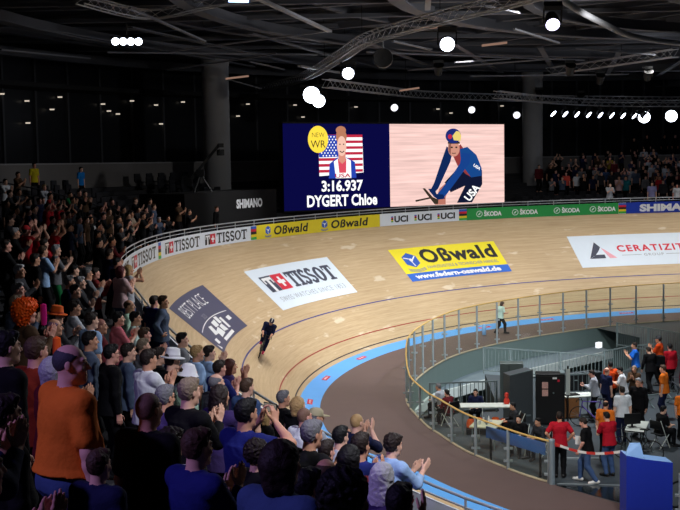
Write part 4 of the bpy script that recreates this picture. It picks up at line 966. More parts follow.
# cap strip where the apron meets the barrier
eg = [p for p in ring if p.y > 31.35]
structure(MB().tube([(p.x, p.y, GZ + .02) for p in eg], .04, 6).build('trim_apron_edge', mat('apron_edge', srgb(170, 158, 134), .5)))
M_glass = glass_mat(); M_post = mat('post_grey', srgb(150, 160, 166), .4, .2)
def gh(p): return 1.18 + .92*step((p.y - 41.0)/3.4)
def barrier(name, pts, label, gap=1.75, thick=None):
    t = thing(name, label, 'barrier', (pts[0].x, pts[0].y, GZ)); off = Vector((pts[0].x, pts[0].y, GZ))
    L = [0]
    for a, b in zip(pts, pts[1:]): L.append(L[-1] + (b - a).length)
    def atl(l):
        i = max(k for k in range(len(L)) if L[k] <= l + 1e-6); i = min(i, len(pts)-2); u = (l - L[i])/(L[i+1] - L[i]); return pts[i].lerp(pts[i+1], u)
    n = round(L[-1]/gap); st = L[-1]/n
    up = lambda p, z: Vector((p.x, p.y, GZ + z)) - off
    MB().tube([up(p, gh(p)) for p in pts], .03, 8).build('cap_rail', M_tan, t, True)
    for i in range(n+1):
        p = atl(i*st); r = .048
        mb = MB().tube([up(p, -.0), up(p, gh(p) - .02)], r, 8)
        for h in (.25, .62 if gh(p) < 1.5 else 1.2): mb.box(up(p, h), (.26, .07, .06), 0)
        mb.build('post', M_post, t, True)
    for i in range(n):
        ls = np.linspace(i*st + .03, (i+1)*st - .03, 5); mb = MB(); vs = []
        for l in ls: p = atl(l); vs += [up(p, .05), up(p, gh(p) - .04)]
        mb.add(vs, [(2*k, 2*k+2, 2*k+3, 2*k+1) for k in range(4)]).build('glass_pane', M_glass, t, True)
    return t
i0 = min(range(len(ring)), key=lambda i: (ring[i] - Vector((5.69, 31.4, 0))).length)
barrier('glass_barrier', ring[6:i0+1], 'long curved glass barrier with grey posts and a tan cap rail around the infield', 1.72)
i1 = min(range(len(ring)), key=lambda i: (ring[i] - Vector((8.6, 27.6, 0))).length)
barrier('glass_barrier', ring[i1-1:i1+18], 'short glass barrier with a tan rail right of the blue panel')
p = ring[i0]; o = MB().lathe([(.0, 0), (.085, 0), (.085, 1.24), (.05, 1.27), (0, 1.27)], (p.x + .06, p.y - .12, GZ), 14).build('gate_post', mat('gate_post_paint', srgb(132, 146, 156), .45, .2), None, True)
tag(o, 'thick light grey post ending the curved glass barrier', 'post')
# blue panel beside the gap
M_pb = mat('panel_blue', srgb(26, 52, 176), .45, vary=.04); M_plb = mat('panel_light_blue', srgb(140, 182, 238), .45, vary=.04)
pt = thing('blue_panel_stand', 'dark blue panel stand with a light blue sloping top at the barrier gap', 'panel', (7.14, 28.1, GZ))
c, s_ = math.cos(.05), math.sin(.05)
def P_(x, y, z): return (x*c - y*s_, x*s_ + y*c, z)
f0 = [(-.13, 0, 0), (1.02, -.05, 0), (1.02, -.05, 1.40), (.30, -.02, 1.50), (-.13, 0, 1.60)]
dp = lambda p: (p[0], p[1] + .55, p[2])
mb = MB(); A = [P_(*q) for q in f0]; Bk = [P_(*dp(q)) for q in f0]; n = 5
mb.add(A + Bk, [tuple(range(n-1, -1, -1)), tuple(range(n, 2*n))] + [(0, 1, 6, 5), (1, 2, 7, 6), (4, 0, 5, 9)]).build('body', M_pb, pt)
MB().add([A[2], A[3], A[4], Bk[4], Bk[3], Bk[2]], [(0, 5, 4, 1), (1, 4, 3, 2)]).build('top', M_plb, pt)
bk = [(-.13, .02, 1.60), (.32, .0, 1.505), (.26, .12, 1.86), (.02, .14, 1.86)]
MB().add([P_(*q) for q in bk] + [P_(q[0], q[1] + .10, q[2]) for q in bk], [(0, 1, 2, 3), (7, 6, 5, 4), (2, 6, 7, 3), (1, 5, 6, 2), (0, 3, 7, 4), (0, 4, 5, 1)]).build('head_board', M_plb, pt)
MB().box(P_(.95, .1, 1.1), (.14, .10, .32)).build('bracket', M_pb, pt)
# floor marks at the gap
o = MB().bar((5.9, 31.30, GZ + .006), (7.8, 31.02, GZ + .006), .05, .008).build('trim_threshold_line', mat('line_pale', srgb(150, 158, 162), .5)); structure(o)
o = MB().bar((6.6, 33.94, GZ + .02), (7.9, 33.8, GZ + .02), .09, .05).build('trim_floor_strip', mat('line_pale', srgb(150, 158, 162), .5)); structure(o)
o = MB().add([(5.82, 31.12, GZ+.012), (7.9, 30.75, GZ+.012), (7.5, 29.3, GZ+.012), (7.16, 29.5, GZ+.012)], [(0, 3, 2, 1)]).build('floor_threshold', mat('threshold_black', srgb(24, 30, 32), .12, spec=.6, vary=.3, scale=14)); structure(o)
# barrier tape
tp = [Vector((5.75, 31.3, 1.06)).lerp(Vector((7.25, 29.4, 1.27)), k/24) - Vector((0, 0, .16*math.sin(PI*k/24))) for k in range(25)]
M_tr, M_tw = mat('tape_red', srgb(206, 50, 44), .5), mat('tape_white', srgb(226, 226, 226), .5)
t = thing('barrier_tape', 'red and white barrier tape strung between the grey post and the blue panel', 'tape', tuple(tp[0]))
for k in range(8):
    mb = MB()
    for j in range(3): mb.bar(tp[k*3+j] - tp[0], tp[k*3+j+1] - tp[0], .004, .07)
    mb.build('red_band' if k % 2 == 0 else 'white_band', M_tr if k % 2 == 0 else M_tw, t)

def bar_fence(name, pts, label, h=1.1, gap=.14, m=None, z0=GZ, group=None):
    t = thing(name, label, 'fence', (*pts[0], z0), 0, group); m = m or M_steel; o = Vector((*pts[0], 0))
    V = [Vector((*p, 0)) - o for p in pts]
    mb = MB(); lo = MB(); up_ = Vector((0, 0, 1))
    for a, b in zip(V, V[1:]):
        mb.bar(a + up_*h, b + up_*h, .05, .05); lo.bar(a + up_*.12, b + up_*.12, .04, .04)
    mb.build('top_rail', m, t); lo.build('bottom_rail', m, t); bars = MB(); 
    for a, b in zip(V, V[1:]):
        n = int((b-a).length/gap)
        for k in range(n): p = a.lerp(b, (k+.5)/n); bars.bar(p + up_*.12, p + up_*h, .022, .022) 
    bars.build('bars', m, t)
    for p in V: MB().bar(p, p + up_*(h+.03), .06, .06).build('post', m, t)
    return t
bar_fence('railing', [(5.97, 48.1), (7.03, 47.6), (8.9, 46.5), (10.5, 45.65)], 'grey railing with upright bars along the dark pit below the far glass', 1.1)
bar_fence('railing', [(3.1, 40.35), (4.2, 40.5), (5.5, 40.62)], 'pale railing with upright bars behind the white counter', 1.1)
bar_fence('railing', [(13.1, 54.4), (14.1, 52.6), (15.2, 50.6), (16.4, 48.6)], 'grey railing slanting away behind the people in orange at the right', 1.15)
bar_fence('railing', [(10.7, 46.6), (12.2, 47.9), (13.4, 48.4)], 'grey railing behind the person in the blue jersey', 1.1)
bar_fence('crowd_barrier', [(8.0, 42.1), (9.15, 42.3)], 'short pale crowd barrier right of the black cabinet', 1.0, .16)
o = MB().box((13.0, 57.8, -.55), (.32, .2, .28), .8).build('edge_box', glow('edge_box_glow', (.9, .95, 1), 1.2)); tag(o, 'small bright white glowing box at the end of the white ramp edge', 'lamp')  # white end box of the ramp edge, with its own glow

# cabinets and counters
M_cab = mat('cabinet_green_grey', srgb(74, 84, 82), .55, vary=.05); M_cab2 = mat('cabinet_grey', srgb(64, 70, 74), .55, vary=.05); M_wt = mat('table_white', srgb(206, 212, 204), .45, vary=.04); M_wd = mat('desk_wood', srgb(150, 98, 56), .5, vary=.15, scale=12)
t = thing('cabinet', 'green-grey tall cabinet behind the two darker cabinets', 'cabinet', (6.3, 42.4, GZ), -.12); MB().box((0, 0, .73), (.85, .5, 1.46), 0, .02).build('body', M_cab, t); MB().box((-.1, -.26, .73), (.015, .01, 1.3)).build('door_seam', M_blk, t)
t = thing('cabinet', 'dark grey slanted-top cabinet left of the black one with stickers', 'cabinet', (6.02, 39.05, GZ), .25)
MB().prism([(-.42, 0), (.42, 0), (.42, 1.80), (-.42, 1.66)], -.3, .3, lambda x, y, z: (x, z, y)).build('body', M_cab2, t); MB().bar((-.42, -.31, 1.67), (.42, -.31, 1.81), .02, .03).build('edge_trim', M_steel, t); MB().box((.25, -.31, .25), (.16, .02, .06)).build('handle', M_steel, t)
t = thing('cabinet', 'black cabinet with two square photo stickers on its door', 'cabinet', (7.05, 38.7, GZ), -.12)
MB().box((0, 0, .87), (.95, .55, 1.74), 0, .02).build('body', M_blk, t); d = MB().box((-.02, -.29, .86), (.86, .03, 1.62)).build('door', mat('door_black', srgb(12, 12, 14), .45), t)
for z in (1.36, 1.10): MB().box((-.18, -.31, z), (.2, .012, .22)).build('sticker', mat('sticker_pink', srgb(206, 160, 150), .5, vary=.4, scale=30), d)
MB().box((.14, -.31, 1.6), (.14, .012, .06)).build('label', M_whiteprint, d); MB().box((.27, -.31, 1.52), (.07, .012, .08)).build('red_tag', M_cross, d); MB().lathe([(0, 0), (.03, 0), (.03, .03), (0, .03)], (.1, -.31, 1.1), 10, rot=Matrix.Rotation(PI/2, 3, 'X')).build('lock', M_steel, d)
MB().box((.40, -.10, 1.77), (.16, .5, .05)).build('top_cap', M_steel, t)
t = thing('notice_board', 'narrow white notice strip on a grey post right of the black cabinet', 'board', (7.72, 39.0, GZ)); MB().tube([(0, 0, 0), (0, 0, 1.9)], .03, 6).build('post', M_blk, t); MB().box((0, -.03, 1.35), (.14, .02, .9)).build('panel', M_wt, t)
def table(name, label, loc, rz, w, d, h, m, legs=M_steel, group=None):
    t = thing(name, label, 'table', (*loc, GZ), rz, group); MB().box((0, 0, h - .02), (w, d, .045), 0, .008).build('table_top', m, t)
    for x in (-1, 1):
        for y in (-1, 1): MB().tube([(x*(w/2 - .08), y*(d/2 - .07), 0), (x*(w/2 - .08), y*(d/2 - .07), h - .04)], .02, 6).build('leg', legs, t, True)
    return t
t = table('counter', 'long white counter seen through the glass above orange bibs', (4.75, 37.5), -.05, 1.75, .62, .92, M_wt)
M_or = mat('bib_orange', srgb(230, 92, 30), .7, bump=.3)
for k in range(5):
    o = MB().lathe([(0, -.16), (.13, -.14), (.15, .0), (.11, .13), (0, .15)], (4.2 + k*.27, 37.3 + .02*(k % 2), GZ + .36 + .04*(k % 2)), 10).build('kit_bag', M_or if k != 2 else mat('bag_yellow', srgb(220, 190, 50), .7), None, True)
    tag(o, ('orange bundle at the left end under the white counter', 'orange bundle second from the left under the white counter', 'yellow bundle among the orange ones under the white counter', 'orange bundle right of the yellow one under the counter', 'orange bundle at the right end under the white counter')[k], 'bag', 'bundles under the white counter')
tag(MB().box((4.85, 37.3, GZ + .10), (1.6, .35, .2), -.05, .02).build('storage_shelf', M_blk), 'low black shelf holding bundles under the white counter', 'shelf')
o = MB().lathe([(0, 0), (.09, .0), (.10, .12), (.05, .22), (.07, .26), (.06, .36), (0, .38)], (5.42, 37.6, GZ + .92), 12).build('red_bag', mat('bag_red', srgb(214, 56, 40), .6), None, True); tag(o, 'small red bag standing on the right end of the white counter', 'bag')
t = table('table', 'pale table crowded with cups and bottles close behind the curved glass', (4.5, 35.6), -.35, .85, 1.1, .74, mat('table_cream', srgb(196, 194, 168), .5))
for k in range(14):
    x, y = 4.5 + rnd.uniform(-.3, .3), 35.6 + rnd.uniform(-.4, .4); hgt = rnd.choice((.1, .12, .22, .25)); r = .035
    o = MB().lathe([(0, 0), (r*.85, 0), (r, hgt*.6), (r*.5, hgt*.85), (r*.45, hgt), (0, hgt)] if hgt > .2 else [(0, 0), (r*.8, 0), (r*1.05, hgt), (r*.95, hgt), (r*.7, .01), (0, .01)], (x, y, GZ + .743), 10).build('bottle' if hgt > .2 else 'cup', mat('cup_white', srgb(220, 222, 224), .4) if k % 3 else mat('cup_grey', srgb(110, 120, 130), .4), None, True)
    tag(o, 'small %s standing on the pale table behind the glass' % ('drinks bottle' if hgt > .2 else 'drinks cup'), 'bottle' if hgt > .2 else 'cup', 'drinks bottles on the pale table' if hgt > .2 else 'drinks cups on the pale table')
t = thing('side_panel', 'long blue advertising panel fixed low behind the glass near the grey gate post', 'panel', (4.98, 32.95, GZ), -1.02); MB().box((0, 0, .84), (2.6, .04, .34)).build('board', mat('panel_mid_blue', srgb(40, 92, 170), .5), t)
for x in (-1, 1): MB().bar((x*1.1, 0, 0), (x*1.1, 0, .7), .05, .05).build('leg', M_blk, t)
t = thing('desk', 'wooden desk with papers on a pale top in front of the crowd barrier', 'desk', (8.1, 39.7, GZ), .12); MB().box((0, 0, .74), (1.3, .7, .05), 0, .01).build('desk_top', M_wt, t); MB().box((-.25, -.1, .36), (.6, .45, .7), 0, .01).build('pedestal', M_wd, t)
for y in (-1, 1): MB().tube([(.55, y*.28, 0), (.55, y*.28, .72)], .02, 6).build('leg', M_steel, t, True)
o = MB().box((7.95, 39.6, GZ + .79), (.5, .32, .03), .3).build('laptop', M_blk); tag(o, 'closed black laptop lying on the wooden desk', 'laptop')
o = MB().box((8.4, 39.75, GZ + .772), (.3, .22, .012), .1).build('paper_sheet', M_whiteprint); tag(o, 'white sheet of paper on the wooden desk', 'paper')
t = table('table', 'small white table with a black monitor left of the seated man', (9.02, 34.9), -.35, .6, 1.5, .74, M_wt)
t = thing('monitor', 'black monitor on the small white table seen from behind', 'monitor', (8.85, 34.75, GZ + .743), .2); MB().box((0, 0, .26), (.52, .04, .33), 0, .01).build('display', M_blk, t); MB().box((0, .03, .05), (.05, .04, .12)).build('stem', M_blk, t); MB().box((0, .02, .008), (.24, .18, .016)).build('base', M_blk, t)
def chair(label, loc, rz, m):
    t = thing('folding_chair', label, 'chair', (*loc, GZ), rz); MB().box((0, 0, .45), (.42, .42, .03), 0, .01).build('seat', m, t); MB().box((0, -.22, .74), (.42, .03, .26), 0, .01).build('backrest', m, t)
    for x in (-1, 1):
        MB().tube([(x*.21, .2, 0), (x*.21, -.22, .9)], .014, 6).build('leg', M_wt, t, True); MB().tube([(x*.19, -.24, 0), (x*.19, .18, .44)], .014, 6).build('leg', M_wt, t, True)
    return t
chair('white-framed folding chair under the seated man in black', (9.8, 35.1), -1.0, M_blk)
def bicycle(label, loc, rz, col, lean=0, group=None):
    t = thing('bicycle', label, 'bicycle', loc, rz, group); mf = mat('frame_' + col[0], col[1], .35, .2); mt = mat('tyre_black', srgb(18, 18, 18), .7)
    for y in (-.44, .54):
        mb = MB(); mb.tube([(0, y + .325*math.cos(a*PI/14), .335 + .325*math.sin(a*PI/14)) for a in range(29)], .016, 6, False); w = mb.build('wheel', mt, t, True)
        mb = MB(); mb.tube([(-.04, y, .335), (.04, y, .335)], .022, 8)
        if col[0] == 'track': mb.lathe([(.31, -.012), (.02, -.02), (.02, .02), (.31, .012)], (0, y, .335), 28, rot=Matrix.Rotation(PI/2, 3, 'Y')); mb.build('disc', mat('disc_dark', srgb(40, 40, 44), .4), w, True)
        else:
            for a in range(14): mb.tube([(0, y, .335), (0, y + .31*math.cos(a*PI/7), .335 + .31*math.sin(a*PI/7))], .003, 4, False)
            mb.build('spokes', M_steel, w)
    fr = MB(); bb, st, hd, hl = (0, 0, .29), (0, -.16, .86), (0, .44, .84), (0, .46, .70)
    for a, b, r in ((bb, st, .018), (bb, hl, .024), (st, hd, .018), (hd, hl, .022), (bb, (.05, -.44, .335), .011), (bb, (-.05, -.44, .335), .011), (st, (.05, -.44, .335), .009), (st, (-.05, -.44, .335), .009), (hl, (.05, .54, .335), .013), (hl, (-.05, .54, .335), .013)): fr.tube([a, b], r, 8)
    fr.build('frame', mf, t, True)
    MB().tube([st, (0, -.18, .95)], .014, 6).box((0, -.18, .965), (.13, .26, .035), 0, .012).build('saddle', M_blk, t)
    MB().tube([hd, (0, .48, .93)], .016, 6).tube([(-.2, .62, .84), (-.21, .58, .93), (-.19, .5, .93), (0, .48, .93), (.19, .5, .93), (.21, .58, .93), (.2, .62, .84)], .013, 6).build('handlebar', M_blk, t, True)
    MB().lathe([(.02, -.008), (.09, -.008), (.09, .008), (.02, .008)], (.05, 0, .29), 20, rot=Matrix.Rotation(PI/2, 3, 'Y')).tube([(.07, 0, .29), (.08, .0, .455)], .01, 6).tube([(-.07, 0, .29), (-.08, 0, .125)], .01, 6).box((.12, 0, .46), (.09, .07, .02)).box((-.12, 0, .12), (.09, .07, .02)).build('crankset', M_steel, t)
    if lean: t.rotation_euler = (0, lean, rz)
    return t
bicycle('purple and yellow bicycle parked behind the man in the orange T-shirt', (8.45, 38.0, GZ), 1.2, ('purple', srgb(90, 70, 150)))
bicycle('black bicycle standing before the white table beside the man in white', (8.75, 33.6, GZ), .9, ('black', srgb(24, 24, 28)))
bicycle('dark bicycle leaning at the right edge behind the orange-shirted man', (12.6, 42.0, GZ), 1.0, ('grey', srgb(60, 62, 70)))
t = thing('spare_wheel', 'black bicycle wheel in the bottom right corner behind the blue panel', 'wheel', (8.5, 28.9, GZ + .36), .5)
MB().tube([(.33*math.cos(a*PI/16), 0, .33*math.sin(a*PI/16)) for a in range(33)], .025, 6, False).build('tyre', M_blk, t, True); MB().tube([(0, -.05, 0), (0, .05, 0)], .03, 8).build('hub', M_steel, t)
for k, (x, y, l) in enumerate(((9.0, 44.3, 'black equipment case on the floor left of the person in the blue jersey'), (9.7, 44.6, 'black equipment case next to the blue jersey, right of another case'), (10.5, 43.9, 'black equipment case in front of the person in the blue jersey'))):
    t = thing('equipment_case', l, 'case', (x, y, GZ), .2 + .3*k); MB().box((0, 0, .32), (.7, .5, .6), 0, .02).build('body', M_blk, t); MB().box((0, 0, .635), (.71, .51, .05), 0, .01).build('lid', M_cab2, t); MB().box((0, -.26, .42), (.16, .02, .04)).build('latch', M_steel, t)
for k, (x, y) in enumerate(((11.5, 41.2), (10.2, 41.0))):
    t = thing('metal_stand', ('low silver metal stand right of the man with navy trousers', 'low silver metal stand behind the tall man in the black coat')[k], 'stand', (x, y, GZ), .4)
    for dx in (-.5, .5): MB().bar((dx, -.3, .0), (dx, .3, .4), .04, .04).bar((dx, .3, 0), (dx, -.3, .4), .04, .04).build('cross_leg', M_steel, t)
    MB().bar((-.55, 0, .42), (.55, 0, .42), .05, .04).build('top_bar', M_steel, t)
# ---------------------------------------------------------------- stepped stand, gallery, facade
M_conc = mat('stand_concrete', srgb(46, 46, 50), .8, vary=.12, scale=1.5); M_par = mat('parapet_concrete', srgb(118, 115, 114), .75, vary=.10, scale=.8)
M_fac = mat('facade_dark', srgb(34, 36, 42), .35, vary=.2, scale=.6); M_mul = mat('mullion', srgb(84, 86, 92), .5); M_cap = mat('parapet_cap', srgb(150, 150, 152), .6)
def stand(name, s0, s1, rows):
    n = int((s1 - s0)/1.0) + 1; ss = np.linspace(s0, s1, n); mb = MB()
    prof = []
    for r in range(rows): prof += [(.25 + .85*r, r, 0), (.25 + .85*(r+1), r, 0)]
    vs = []
    for s in ss:
        for d, r, _ in prof:
            p = on_edge(np.array([s]), 0, d)[0]; vs.append((p[0], p[1], stand_z(s, r)))
    k = len(prof); fs = [(i*k+j, (i+1)*k+j, (i+1)*k+j+1, i*k+j+1) for i in range(n-1) for j in range(k-1)]
    return structure(mb.add(vs, fs).build(name, M_conc))
stand('floor_stand_near', -34, -3, 22); stand('floor_stand_bend', -3, 66, 13)
# drop wall under the stand's front edge, behind the boards
ss = np.arange(-36, 64.1, 1.0); a = on_edge(ss, .1, .10); b = on_edge(ss, -6, .10); mb = MB()
mb.add([tuple(q) for p in zip(a, b) for q in p], [(2*i, 2*i+1, 2*i+3, 2*i+2) for i in range(len(ss)-1)]); structure(mb.build('wall_stand_front', M_conc))
ss = np.arange(-3, 66.1, 1.0)
def ringwall(name, d0, d1, z0, z1, m):
    q = [on_edge(ss, 0, d) for d in (d0, d0, d1, d1)]; zz = (z0, z1, z1, z0); mb = MB(); vs = []
    for i in range(len(ss)):
        for k in range(4): vs.append((q[k][i][0], q[k][i][1], zz[k]))
    mb.add(vs, [(4*i+k, 4*i+(k+1) % 4, 4*i+4+(k+1) % 4, 4*i+4+k) for i in range(len(ss)-1) for k in range(4)]); return structure(mb.build(name, m))
ringwall('wall_parapet', 11.3, 11.55, 7.0, 8.98, M_par); ringwall('trim_parapet_cap', 11.24, 11.6, 8.98, 9.06, M_cap)
ringwall('floor_gallery', 11.5, 17.2, 8.0, 8.2, M_conc); ringwall('wall_facade', 16.9, 17.1, 8.0, 16.5, M_fac)
mb = MB()
for s in np.arange(-2, 65, 1.35):
    p = on_edge(np.array([s]), 0, 16.84)[0]; an = float(frame(s)[2]); mb.box((p[0], p[1], 11.9), (.14, .18, 7.6), an)
structure(mb.build('trim_facade_mullions', M_mul))
ringwall('ceiling_soffit', 14.6, 17.0, 13.25, 13.5, mat('soffit', srgb(36, 37, 40), .8))
# small lamps along the facade; lower boxes imitate lamp reflections in its glass
g_warm = glow('lamp_and_reflection_warm', srgb(240, 226, 205), .8); g_cool = glow('lamp_cool', srgb(236, 240, 255), 1.2)
CAMP = Vector((0, 0, 8.8371))
facade_light0 = None
for i, (x, y, z) in enumerate(LAMPS_AND_REFLECTIONS):
    if facade_light0 is None:
        facade_light0 = thing('downlight_or_reflection', 'small downlight or glowing stand-in for a lamp reflection on the dark facade', 'lamp', (x, y, z), 0, 'small downlights and reflection stand-ins on the dark facade')
        MB().box((0, 0, 0), (.24, .14, .07)).build('diffuser', g_warm, facade_light0); MB().box((0, 0, .07), (.28, .18, .07)).build('housing', M_mul, facade_light0)
    else: copy_tree(facade_light0, (x, y, z))
# concrete columns
M_col = mat('column_concrete', srgb(150, 150, 152), .8, vary=.12, scale=1.2)
for (x, y), r, l in (((-6.9, 66.0), .76, 0), ((13.4, 80.0), .70, 1)):
    structure(MB().lathe([(0, 5.0), (r, 5.0), (r, 14.4), (r*1.05, 14.4), (r*1.05, 14.8), (0, 14.8)], (x, y, 0), 28).build('column_left' if l == 0 else 'column_right', M_col, None, True))
# black box with white capitals behind the boards
bx = Vector((-7.25, 54.2, 0)); by = Vector((-3.35, 61.9, 0)); d = (by - bx).normalized(); nn = Vector((-d.y, d.x, 0)); w = (by - bx).length; d_box, n_box, w_box = d, nn, w
t = thing('camera_platform', 'long black platform box with small white capitals behind the white boards', 'platform', (bx.x, bx.y, 5.3))
c4 = [Vector((0, 0, 0)), d*w, d*w + nn*2.6, nn*2.6]; MB().prism([(p.x, p.y) for p in c4], 0, 2.2).build('body', mat('drape_black', srgb(13, 13, 15), .9, bump=.3, bscale=8), t)
mpb = lambda x, y, l: np.stack([d.x*(x + 4.55) - nn.x*l, d.y*(x + 4.55) - nn.y*l, 1.35 + np.asarray(y)], -1)
sheet('lettering', moved(text2d('SHIMANO', .42, .05, 2.55)), mpb, M_whiteprint, t, .02)
# television crane on the platform
cb = bx + d*3.2 + nn*1.2
t = thing('camera_crane', 'black television camera crane on the platform in front of the left column', 'camera crane', (cb.x, cb.y, 7.5))
for a in range(3): MB().tube([(0, 0, .9), (.55*math.cos(a*2.09), .55*math.sin(a*2.09), 0)], .05, 6).build('leg', M_blk, t, True)
MB().box((0, 0, .95), (.4, .4, .35), 0, .03).build('pivot_head', M_blk, t)
MB().bar((-.55, -.1, .55), (.95, .2, 2.35), .12, .14).build('arm', M_blk, t); MB().box((-.6, -.12, .5), (.4, .3, .4)).build('counterweight', M_blk, t)
cm = MB().box((1.0, .2, 1.95), (.28, .5, .3), .3, .02).build('camera', M_blk, t); MB().tube([(1.0, -.05, 1.95), (1.05, -.35, 1.93)], .09, 10).build('lens', M_blk, cm, True); MB().box((1.02, .2, 2.3), (.25, .25, .2), .3).build('mount', M_blk, t)
# stair rail and step lamps in the empty block
def stand_pt(s, d, z=0): p = on_edge(np.array([s]), 0, d)[0]; return Vector((p[0], p[1], stand_z(s, max(0, math.floor((d-.25)/.85))) + z))
t = thing('stair_railing', 'dark sloping handrail beside the stairs in the empty left block', 'railing', tuple(stand_pt(8.4, 9.5)))
o_ = Vector(t.location); pp = [stand_pt(8.4, k, .95) - o_ for k in (9.5, 7.2, 4.9, 2.6, 1.2)]
MB().tube(pp, .035, 6).build('handrail', M_mul, t, True); MB().tube([p - Vector((0, 0, .4)) for p in pp], .025, 6).build('lower_rail', M_mul, t, True)
for p in pp: MB().tube([p, p - Vector((0, 0, 1.0))], .03, 6).build('post', M_mul, t, True)
for k, (s, dd) in enumerate(((9.7, 6.2), (10.2, 4.0))):
    p = stand_pt(s, dd, .55); t = thing('step_lamp', ('upper small orange step lamp in the empty block', 'lower small orange step lamp nearer the black platform')[k], 'lamp', tuple(p)); MB().box((0, 0, 0), (.22, .1, .08)).build('lens', glow('lamp_orange', srgb(255, 150, 60), 2.2), t); MB().box((0, .06, -.2), (.26, .08, .5)).build('housing', M_blk, t)
# tip-up seats in the empty blocks
M_seat = mat('seat_plastic', srgb(34, 35, 40), .5)
seat0 = None; SEATED = []
def seat(s, r, lab, grp):
    global seat0
    p = on_edge(np.array([s]), 0, .25 + .85*(r + .62))[0]; z = stand_z(s, r)
    if math.hypot(p[0] + 6.9, p[1] - 66) < 1.2 or math.hypot(p[0] - 13.4, p[1] - 80) < 1.2: return
    if any((p[0]-c[0])**2 + (p[1]-c[1])**2 < .36 for c in CROWD): return
    SEATED.append((float(p[0]), float(p[1])))
    q = Vector((p[0], p[1], 0)) - bx
    if -.5 < q.dot(d_box) < w_box + .5 and -.6 < q.dot(n_box) < 3.2: return
    rz = float(frame(s)[2]) - PI
    if seat0 is None:
        seat0 = thing('stand_seat', lab, 'seat', (p[0], p[1], z), rz, grp)
        MB().box((0, .02, .44), (.44, .40, .06), 0, .02).build('seat_pad', M_seat, seat0); MB().box((0, -.20, .68), (.44, .07, .46), 0, .02).build('backrest', M_seat, seat0); MB().box((0, -.1, .2), (.08, .1, .4)).build('bracket', M_blk, seat0)
    else: copy_tree(seat0, (p[0], p[1], z), rz, lab, grp)
for r in range(3, 11):
    for k in range(16):
        s = 2.6 + .62*k
        if s < 4.2 and r < 6: continue
        if 8.1 < s < 9.0 or s > 11.6 and r < 8: continue
        seat(s, r, 'empty dark tip-up seat in the block between the left crowd and the column', 'empty seats in the left block')
for r in range(1, 10):
    for k in range(7): seat(18.6 - .6*k + .0, r + 2, 'empty dark tip-up seat between the black platform and the left screen', 'empty seats behind the black platform') if r > 2 and not (r > 4 and k > 4) else None
for r in range(0, 3):
    for k in range(12): seat(32.2 + .6*k, r, 'empty dark tip-up seat low in the far stand beside the right column', 'empty seats by the right column')

# ---------------------------------------------------------------- roof
M_roof = mat('roof_deck', srgb(46, 47, 52), .85, vary=.25, scale=.25); M_beam = mat('roof_beam', srgb(92, 94, 102), .6, .1, vary=.15, scale=.5); M_trs = mat('truss_aluminium', srgb(176, 178, 184), .45, .1); M_duct = mat('duct_grey', srgb(160, 162, 168), .5, .05)
CX, CY = 24.0, 42.0
structure(MB().lathe([(0, 16.4), (62, 16.4), (62, 16.7), (0, 16.7)], (CX, CY, 0), 48).build('ceiling', M_roof))
def beam(name, pts, w, h, m=M_beam):
    mb = MB()
    for a, b in zip(pts, pts[1:]): mb.bar(a, b, w, h).bar(Vector(a) - Vector((0, 0, h/2)), Vector(b) - Vector((0, 0, h/2)), w*2.2, .06)
    return structure(mb.build(name, m))
for k in range(19):
    a = math.radians(66 + 8*k); u = Vector((math.cos(a), math.sin(a), 0)); c = Vector((CX, CY, 0))
    beam('ceiling_beam_radial', [c + u*6 + Vector((0, 0, 15.7)), c + u*58 + Vector((0, 0, 15.6))], .10, .30)
for r, z, w in ((12, 15.6, .25), (17, 15.2, .2), (22, 15.4, .3), (26, 15.8, .15), (30, 15.2, .25), (34, 15.7, .2), (38, 15.0, .3), (42, 15.5, .22), (45, 14.9, .2), (49, 14.6, .3), (53, 15.0, .2)):
    beam('ceiling_beam_ring', [Vector((CX + r*math.cos(math.radians(60 + 6*k)), CY + r*math.sin(math.radians(60 + 6*k)), z)) for k in range(28)], w, .45)
for k in range(34):   # purlins and cable trays
    y = 30 + 2.1*k; z = 15.9 - .25*(k % 3); beam('ceiling_purlin', [Vector((-24, y, z)), Vector((40, y + (k % 5 - 2)*2.2, z))], .10, .16)
for k in range(9):
    x = -14 + 5*k; beam('ceiling_tray', [Vector((x, 48 + 3*k, 14.9)), Vector((x + 9 - k, 70 + 2*k, 14.7))], .14, .06)
def tubeo(name, pts, r, m, label, cat): o = MB().tube(smooth_path(pts, 6), r, 10).build(name, m, None, True); return tag(o, label, cat)
tubeo('ventilation_duct', [(6.2, 36, 14.6), (7.9, 41.3, 14.5), (10.97, 48.6, 14.5), (14.4, 55.3, 14.5), (19.5, 59.5, 14.5), (28, 61, 14.5)], .13, M_duct, 'pale curved pipe under the roof at the upper right', 'pipe')
for p, q, l in (((-3.2, 41.5, 14.9), (-.3, 52.2, 14.7), 'bright straight metal bar under the roof near the top centre'), ((-2.0, 62, 14.0), (.3, 66, 13.9), 'short pale metal bar under the roof left of the speaker'), ((3.2, 40, 15.0), (3.6, 46, 14.8), 'pale strut under the roof above the curved truss')):
    tag(MB().bar(p, q, .22, .10).build('roof_strut', M_duct), l, 'bar')
M_str = mat('strut_grey', srgb(120, 122, 130), .5)
